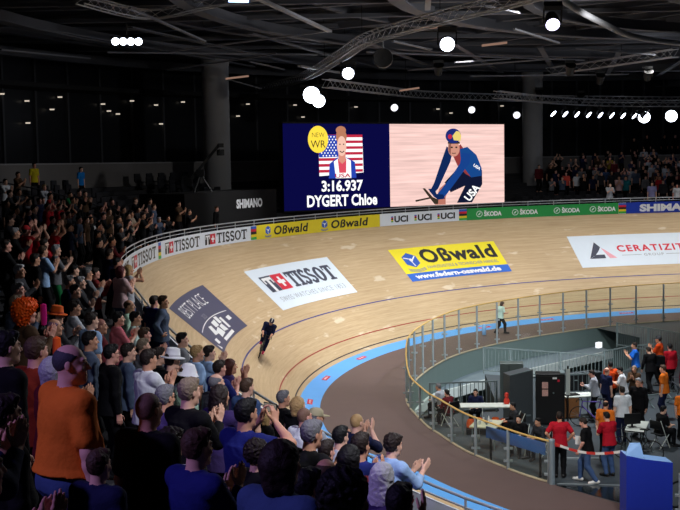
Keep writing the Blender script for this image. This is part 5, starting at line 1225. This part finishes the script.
for k, (p, q) in enumerate((((2.4, 50, 14.0), (4.2, 52, 13.8)), ((5.5, 45, 14.8), (7.2, 46, 14.6)), ((6.1, 60, 13.9), (9.2, 62, 14.2)), ((7.3, 48, 14.2), (9.9, 52, 14.0)), ((12.3, 60, 14.5), (16.4, 60, 14.1)), ((-7.9, 55, 14.2), (-.3, 52, 14.7)), ((-4.5, 60, 14.1), (-2.9, 64, 14.0)), ((-7.4, 42, 14.5), (-5.4, 48, 13.9)), ((-14.4, 50, 13.9), (-12.7, 60, 14.4)), ((-6.3, 66, 13.7), (-4.3, 66, 13.1)), ((-11, 56, 14.3), (-1, 60, 14.4)), ((1.5, 58, 14.3), (14, 66, 14.4)), ((4, 66, 14.0), (12, 62, 14.2)), ((-9, 62, 13.9), (-3, 58, 14.3)), ((8, 70, 13.9), (18, 72, 14.0)))):
    structure(MB().bar(p, q, .12, .07).build('ceiling_strut', M_str))
def truss(name, pts, label, w=.42, h=.42):
    """box truss: four chords, lacing"""
    P = smooth_path(pts, 5); t = thing(name, label, 'truss', tuple(P[0])); o = P[0]; ch = [[], [], [], []]
    for i, p in enumerate(P):
        d = (P[min(i+1, len(P)-1)] - P[max(i-1, 0)]).normalized(); a = Vector((-d.y, d.x, 0)).normalized()*w/2
        for k, (x, z) in enumerate(((-1, -1), (1, -1), (1, 1), (-1, 1))): ch[k].append(p + a*x + Vector((0, 0, z*h/2)) - o)
    for c in ch: MB().tube(c, .030, 6).build('chord', M_trs, t, True)
    mb = MB()
    L = 0
    for i in range(len(P)-1):
        n = max(1, int((P[i+1] - P[i]).length/.5))
        for j in range(n):
            for k in range(4):
                A, B = ch[k], ch[(k+1) % 4]; e0 = A[i].lerp(A[i+1], j/n); e1 = B[i].lerp(B[i+1], (j+1)/n)
                mb.tube([e0, e1], .014, 4, False)
    mb.build('lacing', M_trs, t); n = 0
    for i in range(2, len(P)-1, 6): MB().tube([P[i] - o + Vector((0, 0, .2)), Vector((P[i].x, P[i].y, 16.4)) - o], .018, 5).build('hanger', M_blk, t)
    return t
truss('lighting_truss', [(-5.5, 80, 14.0), (-2.2, 70.6, 14.0), (.16, 56.6, 14.0), (1.4, 48.6, 14.0), (3.76, 42.3, 14.0), (5.63, 37.9, 14.0), (7.4, 33, 14.0)], 'aluminium lattice truss rising from the left screen to the top edge')
truss('lighting_truss', [(-.6, 60.8, 13.0), (2.6, 67.5, 13.0), (5.8, 73.2, 13.0), (14, 79.6, 13.0), (25, 84.7, 13.0)], 'lattice truss running level above both screens')
truss('lighting_truss', [(13.4, 74, 14.4), (15.6, 70.7, 14.5), (17.2, 66.5, 14.5), (18.4, 63.4, 14.5)], 'lattice truss under the roof at the upper right')
truss('lighting_truss', [(9.5, 69.4, 12.75), (14, 76, 12.7), (19, 79.5, 12.6), (25, 81.5, 12.6)], 'low lattice truss carrying a row of small spotlights at the right')
truss('lighting_truss', [(-9.4, 43, 15.0), (-7.6, 47.4, 14.95), (-4.6, 45, 15.1), (-1, 42, 15.1)], 'short lattice truss at the upper left beside the floodlight', .35, .35)
# lamps hanging from the trusses
g_beam = glow('lens_white', (.80, .86, 1.0), 9); g_dim = glow('lens_soft', (.9, .92, 1.0), 1.6)
def aim(o, target): o.rotation_euler = (Vector(target) - Vector(o.location)).to_track_quat('Y', 'Z').to_euler()
def mover(loc, target, label, g, r=.26, s=1.0):
    t = thing('moving_spotlight', label, 'spotlight', loc); aim(t, target)
    MB().lathe([(0, -.36*s), (r*.8, -.34*s), (r*1.05, -.05*s), (r*1.1, .17*s), (r*1.02, .185*s), (r*.9, .1*s), (0, .08*s)], n=18, rot=Matrix.Rotation(-PI/2, 3, 'X')).build('head', M_blk, t, True)
    MB().lathe([(r*.98, .19*s), (r*.6, .215*s), (0, .225*s)], n=18, rot=Matrix.Rotation(-PI/2, 3, 'X')).build('lens', g, t, True)
    for x in (-1, 1): MB().bar((x*r*1.25, 0, -.05), (x*r*1.25, -.1, .42*s), .05, .08).build('yoke_arm', M_blk, t)
    MB().box((0, -.1, .5*s), (r*2.6, .3, .16)).build('base', M_blk, t)
    return t
VIEW = (3, 20, 6)
mover((.54, 57.5, 13.25), VIEW, 'bright spotlight hanging from the curved truss above the join of the two screens', g_beam, .29)
mover((4.06, 42.9, 13.15), VIEW, 'bright spotlight high above the cyclist screen, second from the top edge', g_beam, .27)
mover((6.78, 36.7, 13.15), (6, 26, 5), 'purple-white spotlight closest to the top edge of the picture', glow('lens_violet', (.72, .68, 1.0), 6), .22)
mover((-1.55, 69.0, 12.9), VIEW, 'larger of the paired bright spotlights above the record screen', g_beam, .50)
mover((-1.15, 70.2, 12.6), VIEW, 'smaller of the paired bright spotlights above the record screen', g_beam, .40)
mover((3.7, 76.5, 12.45), (10, 40, 0), 'small pale round spotlight above the middle of the cyclist screen', g_dim, .25)
mover((9.4, 81.8, 12.45), (12, 40, 0), 'small pale round spotlight above the right half of the cyclist screen', g_dim, .25)
mover((12.45, 81.0, 12.0), (12, 40, 0), 'small pale round spotlight just left of the right column', g_dim, .25)
mover((21.9, 83.0, 11.75), VIEW, 'left one of the two bright lamps above the right stand', g_beam, .42)
mover((23.9, 83.2, 11.8), VIEW, 'right one of the two bright lamps above the right stand', g_beam, .42)
for k in range(9):
    t = mover((14.3 + k*.88, 77.6 + k*.42, 11.97 - .02*k), (17.5 + k*.88, 75.4 + k*.42, 8.6), 'small slanted white spotlight in the row under the low truss', g_beam, .24, .8); t['group'] = 'row of small spotlights under the low truss'
t = thing('floodlight', 'wide bright floodlight of four lenses alone at the upper left', 'floodlight', (-8.32, 46.4, 13.78)); aim(t, (-2, 20, 6))
MB().box((0, -.1, 0), (1.3, .2, .36), 0, .02).build('housing', M_blk, t)
for k in range(4): MB().lathe([(.15, 0), (.12, .03), (0, .04)], (-.45 + .3*k, .01, 0), 14, rot=Matrix.Rotation(-PI/2, 3, 'X')).build('lens', g_beam, t, True)
MB().bar((0, -.1, .15), (0, -.1, .7), .06, .06).build('bracket', M_blk, t)
t = thing('floodlight', 'blue-white floodlight cut by the top edge left of the bright bar', 'floodlight', (-3.35, 40.4, 14.52)); aim(t, (2, 20, 4)); MB().box((0, -.1, 0), (.8, .2, .3), 0, .02).build('housing', M_blk, t); MB().box((0, .01, 0), (.7, .03, .22)).build('lens', glow('lens_blue', (.35, .5, 1.0), 4), t)
t = thing('loudspeaker', 'round black loudspeaker hanging under the curved truss', 'speaker', (1.9, 48.0, 13.1)); MB().lathe([(0, -.3), (.36, -.28), (.42, 0), (.38, .2), (.1, .14), (0, .16)], n=20, rot=Matrix.Rotation(PI/2, 3, 'X')).build('cabinet', mat('speaker_black', srgb(9, 9, 10), .5), t, True); MB().tube([(0, 0, .35), (0, 0, .9)], .03, 6).build('hanger', M_blk, t)
for k, (x, y, z) in enumerate(((15.8, 70, 13.6), (17.6, 66, 13.5), (13.6, 78.5, 13.2), (16.6, 79.5, 13.0), (12.2, 61, 13.5), (5.4, 62, 13.7))):
    t = thing('stage_light', ('dark unlit stage light under the upper right truss, left', 'dark unlit stage light under the upper right truss, right', 'dark unlit lamp head standing on the low truss, left of two', 'dark unlit lamp head standing on the low truss, right of two', 'dark unlit fixture hanging between pipe and right truss', 'dark unlit fixture under the roof above the cyclist screen')[k], 'stage light', (x, y, z))
    MB().lathe([(0, -.3), (.2, -.28), (.24, .1), (.28, .3), (.2, .28), (0, .2)], n=14, rot=Matrix.Rotation(.7, 3, 'X')).build('head', M_blk, t, True); MB().box((0, 0, .42), (.5, .3, .14)).build('base', M_blk, t)
for k, (x, y, z) in enumerate(((3.2, 47.5, 14.2), (6.2, 49.5, 13.7), (-5.9, 62, 13.4), (3.6, 66.5, 12.9))):
    tag(MB().bar((x, y, z), (x + 1.1, y + .8, z + .18), .14, .10).build('tube_lamp', glow('tube_warm', srgb(190, 150, 130), .5)), ('dim warm tube lamp left of the second spotlight', 'dim warm tube lamp right of the second spotlight', 'dim tube lamp under the roof above the left column', 'dim tube lamp above the top edge of the cyclist screen')[k], 'lamp')
# ---------------------------------------------------------------- people
PAL = dict(rust=(130, 44, 22), black=(13, 13, 16), navy=(24, 30, 62), blue=(30, 38, 104), dgrey=(48, 49, 54), grey=(112, 114, 120), lgrey=(170, 174, 184), white=(222, 226, 232), slate=(74, 86, 108), denim=(62, 84, 124), denimgrey=(74, 88, 112),
    lblue=(150, 182, 222), mint=(172, 206, 184), palemint=(200, 226, 220), pink=(206, 112, 124), rose=(190, 160, 166), red=(176, 30, 40), maroon=(92, 26, 34), brick=(150, 56, 56), orange=(228, 118, 36), orangered=(216, 74, 26), brown=(76, 56, 40),
    beige=(186, 166, 146), green=(28, 110, 62), yellow=(214, 196, 40), mustard=(150, 126, 40), cyan=(24, 120, 200), purple=(58, 44, 92), teal=(30, 110, 120), coral=(226, 84, 70), lilac=(150, 150, 200), jersey=(36, 108, 214), crimson=(172, 22, 40))
HAIR = dict(black=(16, 15, 17), dbrown=(38, 28, 24), brown=(74, 54, 40), blond=(178, 146, 98), ash=(134, 118, 100), grey=(112, 112, 116), dgrey=(62, 62, 68), silver=(168, 168, 174), white=(206, 206, 212), redbrown=(72, 30, 24), maroon=(84, 28, 36), orangewig=(240, 92, 14), stubble=(124, 94, 78), rosy=(160, 104, 92), violet=(128, 96, 130))  # violet tone puts the stand's violet light into one bald head's hair
def cloth(c): return mat('fabric_' + c, srgb(*PAL[c]), .85, spec=.15, vary=.14, scale=6, bump=.35, bscale=45)
def hairm(c): return mat('hair_' + c, srgb(*HAIR[c]), .6, spec=.3, vary=.3, scale=70, bump=.5, bscale=120)
SKIN = [mat('skin_' + n, srgb(*c), .55, spec=.3, vary=.06, scale=14) for n, c in (('fair', (226, 178, 154)), ('tan', (206, 152, 124)), ('rosy', (222, 162, 144)), ('deep', (140, 96, 72)))]
M_eye, M_pup, M_brow, M_lip = mat('eye_white', srgb(222, 220, 216), .3), mat('eye_dark', srgb(40, 30, 26), .3), mat('eyebrow', srgb(66, 48, 38), .7), mat('lips', srgb(178, 100, 92), .5)
M_shoe, M_wshoe, M_pshoe = mat('shoe_black', srgb(22, 22, 24), .5), mat('shoe_white', srgb(226, 226, 224), .5), mat('shoe_pink', srgb(222, 110, 140), .5)
_proto = {}
def proto(pose):
    if pose not in _proto:
        P = POSES[pose]; J, v, q, mi = make_body(P, .0065)
        d = dict(J=J, P=P, body=np_mesh('body', v, q, [SKIN[0], M_eye, M_pup, M_brow, M_lip], mi))
        v, q = make_trousers(P, J, .011); d['trousers'] = np_mesh('trousers', v, q, [cloth('black')])
        d['shoes'] = [np_mesh('shoe', *make_shoes(J, .010, s), [M_shoe]) for s in (-1, 1)]
        d['head'] = Matrix([[J['hr'][k], J['hf'][k], J['hu'][k], J['Hc'][k]] for k in range(3)] + [[0, 0, 0, 1]])
        _proto[pose] = d
    return _proto[pose]
def shirt_of(pose, sleeve):
    d = proto(pose)
    if sleeve not in d: v, q = make_shirt(d['P'], d['J'], .0085, sleeve); d[sleeve] = np_mesh('shirt', v, q, [cloth('black')])
    return d[sleeve]
_hair = {}
def hair_of(st):
    if st not in _hair: _hair[st] = np_mesh('hair', *hair_mesh(st), [hairm('black')])
    return _hair[st]
def use(o, slot, m): o.material_slots[slot].link = 'OBJECT'; o.material_slots[slot].material = m
def hat(kind, t, Mh):
    if kind in ('whitehat', 'orangehat'):
        m = mat('felt_white', srgb(232, 234, 240), .8) if kind == 'whitehat' else mat('felt_orange', srgb(224, 96, 24), .8)
        mb = MB().lathe([(.165, .035), (.168, .048), (.105, .055), (.100, .10), (.088, .165), (.05, .178), (0, .165)], n=28)
        o = mb.build('hat', m, t, True); MB().lathe([(.107, .056), (.104, .085)], n=28).build('hat_band', mat('hat_band_' + kind, srgb(200, 200, 206) if kind == 'whitehat' else srgb(180, 70, 30), .7), o, True)
    elif kind == 'whitecap':
        o = MB().lathe([(.150, -.015), (.152, -.008), (.115, .04), (.106, .08), (.08, .135), (.03, .155), (0, .157)], n=24).build('hat', mat('felt_white', srgb(232, 234, 240), .8), t, True)
    else:
        m = mat('cap_beige', srgb(176, 168, 136), .8) if kind == 'beigecap' else mat('cap_' + kind, srgb(176, 28, 36) if kind == 'redcap' else srgb(60, 62, 66), .8)
        o = MB().lathe([(.094, .03), (.096, .05), (.085, .10), (.05, .13), (0, .137)], (0, -.012, 0), 24).build('cap', m, t, True); o.scale = (.92, 1.12, 1)
        mb = MB(); mb.prism([(.085*math.cos(a), .075 + .10*math.sin(a)) for a in np.linspace(0, PI, 11)] + [(-.08, .06), (.08, .06)], .035, .043); vz = mb.build('visor', m, o, True)
    o.matrix_local = Mh @ Matrix.Rotation(-.12, 4, 'X') @ (Matrix.Diagonal((.92, 1.12, 1, 1)) if kind.endswith('cap') and kind != 'whitecap' else Matrix.Identity(4))
    return o
_pn = 0
def person(loc, yaw, scale, pose, sleeve, shirt, trousers, hs, hc, hatk, label, cat='person', group=None, skin=None, shoes=None, glasses=False):
    global _pn; _pn += 1
    d = proto(pose); t = thing('person', label, cat, loc, math.radians(yaw), group); t.scale = (scale,)*3
    b = link('body', d['body'], t); use(b, 0, SKIN[skin if skin is not None else (0, 1, 2, 0, 1)[_pn % 5]])
    o = link('shirt', shirt_of(pose, sleeve), t); use(o, 0, cloth(shirt))
    o = link('trousers', d['trousers'], t); use(o, 0, cloth(trousers))
    for m in d['shoes']: o = link('shoe', m, t); use(o, 0, shoes or M_shoe)
    if hs and hatk not in ('none',):
        o = link('hair', hair_of(hs), t); use(o, 0, hairm(hc)); o.matrix_local = d['head']
    if hatk: hat(hatk, t, d['head'])
    if glasses:
        mb = MB()
        for s in (-1, 1): mb.tube([(s*.031 + .021*math.cos(a*PI/8), .104, .006 + .017*math.sin(a*PI/8)) for a in range(17)], .0025, 5, False).tube([(s*.052, .102, .008), (s*.078, .0, .012)], .0025, 5)
        mb.tube([(-.010, .106, .008), (.010, .106, .008)], .0025, 5); o = mb.build('glasses', M_blk, t); o.matrix_local = d['head']
    return t
# small far figures: one light mesh each, four materials
_far = {}
def far_mesh(pose, sleeve, hs):
    k = (pose, sleeve, hs)
    if k not in _far:
        P = POSES[pose]; J, v, q, mi = make_body(P, .016); Vs, Fs, Ms = [v], [q], [np.zeros(len(q), int)]; n = len(v)
        hv, hf = hair_mesh(hs, .012); Mh = np.array([J['hr'], J['hf'], J['hu']]).T; hv = hv @ Mh.T + J['Hc']
        for i, (a, b) in enumerate((make_shirt(P, J, .016, sleeve), make_trousers(P, J, .018), (hv, hf))): Vs.append(a); Fs.append(b + n); Ms.append(np.full(len(b), i+1)); n += len(a)
        _far[k] = np_mesh('person', np.concatenate(Vs), np.concatenate(Fs), [SKIN[0], cloth('black'), cloth('black'), hairm('black')], np.concatenate(Ms))
    return _far[k]
def far_person(loc, yaw, scale, pose, sleeve, shirt, trousers, hs, hc, label, group=None):
    global _pn; _pn += 1
    o = link('person', far_mesh(pose, sleeve, hs)); o.location = loc; o.rotation_euler = (0, 0, math.radians(yaw)); o.scale = (scale,)*3
    for i, m in enumerate((SKIN[_pn % 3], cloth(shirt), cloth(trousers), hairm(hc))): use(o, i, m)
    return tag(o, label, 'person', group)
M_phone = mat('phone_black', srgb(14, 14, 16), .3)
taken = list(SEATED) + [tuple(stand_pt(8.4, k)[:2]) for k in np.arange(1, 10, .5)]
for x, y, z, sc, yaw, pose, sl, sh, tr, hs, hc, hk, label in CROWD:
    taken.append((x, y))
    if y > 30 and not hk:
        far_person((x, y, z), yaw, sc, pose, sl, sh, tr, hs if hs in ('short', 'bob') else 'short', hc, label); continue
    person((x, y, z), yaw, sc, pose, sl, sh, tr, hs, hc, hk, label, glasses='glasses' in label)
    if pose == 'phone':
        c, s = math.cos(math.radians(yaw)), math.sin(math.radians(yaw)); py, pz = .335, 1.635
        t = thing('mobile_phone', 'black mobile phone held up by the man in the deep blue shirt' if y < 20 else 'dark mobile phone held up by the blonde woman at the fence', 'phone', (x - s*py*sc, y + c*py*sc, z + pz*sc), math.radians(yaw)); MB().box((0, 0, 0), (.155, .01, .078), 0, .003).build('case', M_phone, t); MB().box((0, -.006, 0), (.14, .002, .068)).build('display', glow('phone_display', srgb(150, 140, 130), .6), t)
# unlit rows: spectators that nothing tells apart
def fill(s0, s1, rows, prob, label, group, cols, ymin=0):
    for r in rows:
        s = s0 + rnd.random()*.6
        while s < s1:
            d = .25 + .85*(r + .5); p = on_edge(np.array([s]), 0, d)[0]; x, y = float(p[0]), float(p[1])
            if rnd.random() < prob and math.hypot(x - 13.4, y - 80) > 1.3 and math.hypot(x + 6.9, y - 66) > 1.3 and all((x-a)**2 + (y-b)**2 > .30 for a, b in taken):
                taken.append((x, y)); far_person((x, y, stand_z(s, r)), math.degrees(math.atan2(-(18 - x), 42 - y)) + rnd.uniform(-20, 20), rnd.uniform(.9, 1.06), rnd.choice(('clap', 'down', 'clap', 'clapraised' if rnd.random() < .3 else 'down')), rnd.choice(('long', 'short')), rnd.choice(cols), 'black', 'short', rnd.choice(('black', 'dbrown', 'brown', 'dbrown')), label, group)
            s += rnd.uniform(.55, .8)
DK = ('black', 'black', 'navy', 'dgrey', 'black', 'brown', 'dgrey', 'maroon', 'slate')
fill(-3.5, 6.0, range(0, 10), .42, 'dark-clothed spectator in the dim upper part of the left stand', 'dim spectators in the left stand', DK)
fill(4.0, 11.5, range(0, 3), .5, 'dark-clothed spectator behind the rail above the white boards', 'dim spectators behind the white boards', DK)
fill(36.4, 50, range(0, 12), .62, 'spectator in the dim far stand above the green and blue boards', 'dim spectators in the far stand', DK + ('grey', 'lgrey', 'navy', 'denim'))
fill(34.0, 36.4, range(3, 9), .4, 'spectator in the dim far stand right beside the right column', 'dim spectators beside the right column', DK + ('grey',))
for k, (x, l) in enumerate(((22.9, 'tall dark figure standing on the far gallery, left of a pair'), (21.9, 'dark figure on the far gallery close left of the tall one'), (24.2, 'dark figure standing on the far gallery in the middle of four'), (25.0, 'dark figure standing on the far gallery, rightmost of four'))):
    s = float(S_[np.argmin(np.hypot(on_edge(S_, 0, 12.2)[:, 0] - x*1.0, on_edge(S_, 0, 12.2)[:, 1] - 85.4))]); p = on_edge(np.array([s]), 0, 12.3)[0]
    far_person((float(p[0]), float(p[1]), 8.75 if k != 1 else 8.55), 170 + 10*k, 1.02, 'down', 'long', 'black', 'black', 'short', 'dbrown', l); tag(MB().box((float(p[0]), float(p[1]), 8.2 + (.275 if k != 1 else .175)), (.7, .7, .55 if k != 1 else .35)).build('podium', M_conc), 'low platform under ' + l, 'platform')

# infield people
def at_floor(x, y): return (x, y, GZ)
IN = [
 (6.09, 31.95, -8, 1.06, 'hips', 'short', 'crimson', 'black', 'short', 'dbrown', '', 'man in a red T-shirt seen from behind, hands on hips, at the tape', None),
 (6.75, 31.35, 62, 1.06, 'walk', 'short', 'black', 'denim', 'short', 'dbrown', '', 'man in a black T-shirt, jeans and white shoes walking behind the tape', M_wshoe),
 (7.50, 32.0, 24, 1.04, 'point', 'short', 'crimson', 'denim', 'short', 'black', '', 'man in a red T-shirt and blue jeans beside the blue panel', None),
 (7.75, 33.6, -35, 1.04, 'down', 'short', 'orange', 'black', 'bald', 'dbrown', '', 'man in a bright orange T-shirt behind the red-shirted man in jeans', None),
 (8.75, 35.55, 10, 1.05, 'down', 'short', 'white', 'navy', 'short', 'dbrown', '', 'man in a white T-shirt seen from behind at the small white table', None),
 (9.5, 36.5, 140, 1.10, 'down', 'long', 'black', 'black', 'short', 'silver', '', 'tall grey-haired man in a long black coat right of the white T-shirt', None),
 (8.66, 39.0, 70, 1.0, 'point', 'long', 'lgrey', 'black', 'short', 'dbrown', '', 'man in a pale grey shirt bending over papers by the desk', None),
 (9.1, 39.35, -60, 1.0, 'down', 'short', 'navy', 'navy', 'bald', 'rosy', '', 'bald man in navy right behind the pale grey shirt', None),
 (9.5, 40.3, 10, 1.02, 'down', 'short', 'orangered', 'black', 'short', 'black', '', 'person in an orange top seen from behind in the middle group', None),
 (9.75, 39.5, 70, 1.0, 'point', 'short', 'white', 'black', 'short', 'black', '', 'person in a white shirt reaching left, facing the orange top', None),
 (10.25, 40.0, 150, .97, 'clapfem', 'long', 'brown', 'black', 'bob', 'ash', '', 'woman with fluffy ash hair and a brown jacket in the middle group', None),
 (9.95, 37.9, 120, .9, 'down', 'short', 'orange', 'black', 'short', 'brown', '', 'orange-shirted person half hidden by the tall black coat', None),
 (11.05, 39.1, 60, 1.06, 'down', 'short', 'orange', 'navy', 'short', 'brown', '', 'man in an orange T-shirt, navy trousers and pink shoes at the right', M_pshoe),
 (11.35, 44.1, 80, 1.06, 'clap', 'short', 'jersey', 'black', 'short', 'dbrown', '', 'person in a bright blue jersey by the grey railing', None),
 (11.7, 43.3, 20, 1.04, 'walk', 'long', 'black', 'black', 'short', 'dbrown', '', 'person all in black right of the blue jersey', None),
 (12.5, 44.9, 60, 1.12, 'clap', 'short', 'orangered', 'black', 'short', 'black', 'blackcap', 'tall person in orange with a black cap by the far railing', None),
 (12.55, 43.6, 20, 1.06, 'down', 'long', 'crimson', 'black', 'short', 'black', '', 'person in a crimson top with a dark bag at the right', None),
 (10.75, 36.1, 200, .95, 'down', 'short', 'orange', 'black', 'short', 'brown', '', 'orange-shirted person cut by the right edge of the picture', None),
 (12.3, 40.6, 150, 1.0, 'down', 'long', 'maroon', 'black', 'short', 'dbrown', '', 'person in dark maroon at the right edge behind the pink shoes', None),
]
for x, y, yaw, sc, pose, sl, sh, tr, hs, hc, hk, label, sho in IN:
    person(at_floor(x, y), yaw, sc, pose, sl, sh, tr, hs, hc, hk, label, shoes=sho)
tag(MB().box((12.1, 43.35, GZ + 1.25), (.22, .30, .42), .3, .03).build('shoulder_bag', M_blk), 'dark bag hanging at the side of the person in crimson', 'bag')
person((9.8, 35.15, GZ), -70, 1.0, 'sit', 'short', 'black', 'black', 'short', 'black', '', 'man in a black T-shirt sitting on the folding chair by the white table')
for k, (x, y, yaw, sh, l) in enumerate(((3.45, 39.6, 60, 'lgrey', 'person in a pale jacket sitting first behind the glass at the left'), (3.62, 38.5, 40, 'maroon', 'person in a dark red-brown jacket sitting behind the curved glass'), (4.55, 38.75, 165, 'navy', 'person in navy sitting behind the long white counter'), (5.55, 36.35, 100, 'dgrey', 'person in dark grey sitting just right of the white counter'), (5.4, 34.6, 150, 'black', 'person in black sitting with his back to the curved glass near the blue panel'), (5.95, 34.1, 120, 'dgrey', 'person in dark grey sitting right of the one in black, near the grey post'))):
    chair('dark folding chair under ' + ('the sitter in the pale jacket', 'the sitter in the red-brown jacket', 'the sitter in navy behind the counter', 'the sitter between counter and table', 'the sitter in black with his back to the glass', 'the sitter in dark grey near the post')[k], (x, y), math.radians(yaw), M_blk)
    person((x, y + .02, GZ), yaw, .95, 'sit', 'long', sh, 'black', 'short', 'grey' if k == 0 else 'black', '', l)
o = MB().box((6.52, 31.52, GZ + 1.16), (.015, .17, .24), .9).build('paper_sheet', M_whiteprint); tag(o, 'white paper in the hand of the man in the black T-shirt', 'paper')
person((8.25, 59.3, -.12), -70, .98, 'walk', 'short', 'palemint', 'black', 'bob', 'brown', '', 'person in a pale T-shirt and dark trousers walking on the far apron behind the glass')
o = MB().lathe([(0, 0), (.10, .01), (.11, .5), (.07, .56), (0, .57)], (7.35, 58.9, -.11), 12).build('water_container', mat('container_blue', srgb(130, 180, 240), .4), None, True); tag(o, 'pale blue upright container on the apron left of the walking person', 'container')

# cyclist and track bicycle coming round the bend
pos = on_track(np.array([3.65]), np.array([2.2]))[0]; psi = float(frame(3.65)[2])
bk = bicycle('dark track bicycle with disc wheels ridden round the banked bend', tuple(pos), 0, ('track', srgb(24, 24, 30)))
Mx = Matrix.Translation(Vector(pos)) @ Matrix.Rotation(psi - PI/2 + PI + math.radians(6), 4, 'Z') @ Matrix.Rotation(math.radians(-21), 4, 'Y')
bk.matrix_world = Mx
rd = person((0, 0, 0), 0, 1.0, 'ride', 'long', 'navy', 'navy', None, 'black', '', 'cyclist in a navy suit, white and dark helmet and pink shoes riding the bend', skin=1, shoes=mat('overshoe_pink', srgb(236, 60, 110), .5))
rd.matrix_world = Mx
hm = proto('ride')['head']
h = MB().lathe([(.098, -.02), (.104, .02), (.09, .09), (.05, .125), (0, .135)], n=24).build('helmet', mat('helmet_dark', srgb(30, 32, 60), .3), rd, True); h.matrix_local = hm @ Matrix.Diagonal((.95, 1.25, 1, 1))
MB().lathe([(.1055, .02), (.0915, .092), (.052, .127)], n=24).build('helmet_stripe', mat('helmet_white', srgb(232, 226, 214), .3), h, True).scale = (.6, 1.0, 1.02)
# blue balloon in the left stand
x, y, z = BALLOON; t = thing('balloon', 'bright blue oval balloon held up among the dark spectators of the left stand', 'balloon', (x, y, z)); MB().lathe([(0, -.26), (.10, -.20), (.17, -.05), (.18, .06), (.13, .18), (0, .24)], n=20).build('skin', mat('balloon_blue', srgb(30, 140, 230), .3), t, True); MB().lathe([(.012, -.26), (.03, -.29), (0, -.285)], n=8).build('knot', mat('balloon_blue', srgb(30, 140, 230), .3), t)

for (x, y, z), c, l in (((-3.94, 15.2, 6.88), ('magenta', (214, 30, 130)), 'magenta upright inflatable clapper held between the orange wig and the orange hat'), ((-2.86, 11.5, 6.98), ('orange', (240, 96, 40)), 'small orange inflatable clapper held below the violet-lit bald head')):
    t = thing('inflatable_clapper', l, 'clapper', (x, y, z)); MB().lathe([(0, -.13), (.035, -.12), (.045, 0), (.04, .15), (0, .17)], n=12).build('tube', mat('clapper_' + c[0], srgb(*c[1]), .35), t, True); MB().lathe([(.01, -.125), (.018, -.15), (0, -.15)], n=8).build('valve', M_blk, t)
# ---------------------------------------------------------------- light and camera
def spot(name, loc, target, power, col, angle, blend=.6, size=.4):
    l = bpy.data.lights.new(name, 'SPOT'); l.energy = power; l.color = col; l.spot_size = math.radians(angle); l.spot_blend = blend; l.shadow_soft_size = size
    o = bpy.data.objects.new(name, l); COL.objects.link(o); o.location = loc; o.rotation_euler = (Vector(target) - Vector(loc)).to_track_quat('-Z', 'Y').to_euler(); return o
def area(name, loc, target, power, col, size, spread):
    l = bpy.data.lights.new(name, 'AREA'); l.shape = 'DISK'; l.size = size; l.energy = power; l.color = col; l.spread = math.radians(spread)
    o = bpy.data.objects.new(name, l); COL.objects.link(o); o.location = loc; o.rotation_euler = (Vector(target) - Vector(loc)).to_track_quat('-Z', 'Y').to_euler(); return o
WARM = (1, .97, .92)
for s, k in ((-20, .8), (-13, .9), (-6, 1), (1, 1), (8, 1), (15, 1), (22, 1), (29, 1), (36, 1), (43, 1), (50, 1)):
    p = on_track(np.array([s]), np.array([-.5]))[0]; q = on_track(np.array([s]), np.array([1.3]))[0]
    area('track_light', (p[0], p[1], 14.2), q, K_TRACK*k, WARM, 2.0, 84)
area('infield_light', (9, 41, 14.5), (9, 41, 0), K_INF, (.95, .98, 1), 2.0, 70)
spot('crowd_violet', (-9, 2, 14.8), (1.5, 10, 5.5), K_VIO, (.46, .34, 1.0), 58, 1.0)
spot('crowd_soft', (9.5, 27, 14.5), (-2.2, 20.5, 4.8), K_CROWD, (.95, .97, 1), 86, 1.0)
spot('crowd_top', (3.5, 7, 14.8), (1.2, 13.5, 4.0), K_TOP, (.93, .93, 1), 66, 1.0)
spot('ramp_fill', (9, 38, 13.5), (6, 53, -1), K_RAMP, (.92, .98, 1), 58, .9)  # added fill spot that brightens the ramp wall, no fixture there
spot('stand_soft', (8, 46, 14.5), (-11, 48, 6.5), K_STAND, (.97, .97, 1), 80, 1.0)
spot('far_stand_soft', (17, 58, 14.5), (16, 84, 7.5), K_FAR, (.95, .97, 1), 85, 1.0)
spot('infield_fill', (7, 18, 14.6), (8, 43, -.5), K_FRONT, (.93, .98, 1), 60, .8)  # added fill from the camera side for infield and ramp edge
spot('boards_front', (12, 44, 13.5), (-2, 60, 6), K_BRD, (1, .98, .95), 110, .8)
spot('capitals_fill', (0, 49, 14.2), (-5.4, 58.2, 6.4), K_PLAT, (1, 1, 1), 24, .9)  # added narrow spot that brightens the platform's white capitals, no fixture there
spot('hall_wash', (20, 60, 3.0), (2, 72, 16.4), K_ROOF, (.9, .93, 1), 120)
w = bpy.data.worlds.new('hall'); SC.world = w; w.use_nodes = True; bgn = w.node_tree.nodes['Background']; bgn.inputs[0].default_value = (.55, .62, .8, 1); bgn.inputs[1].default_value = K_AMB
cam = bpy.data.cameras.new('camera'); co = bpy.data.objects.new('camera', cam); COL.objects.link(co); SC.camera = co
cam.sensor_fit = 'HORIZONTAL'; cam.sensor_width = 36; cam.lens = 1154.82/680*36; cam.clip_start = .1; cam.clip_end = 400
co.matrix_world = Matrix.Translation((0, 0, 8.8371)) @ Matrix.Rotation(math.radians(90 - 4.5601), 4, 'X') @ Matrix.Rotation(math.radians(-.9345), 4, 'Z')
SC.view_settings.view_transform = 'Standard'; SC.view_settings.look = 'None'; SC.view_settings.gamma = 1; SC.view_settings.use_curve_mapping = False
SC.view_settings.exposure = 0
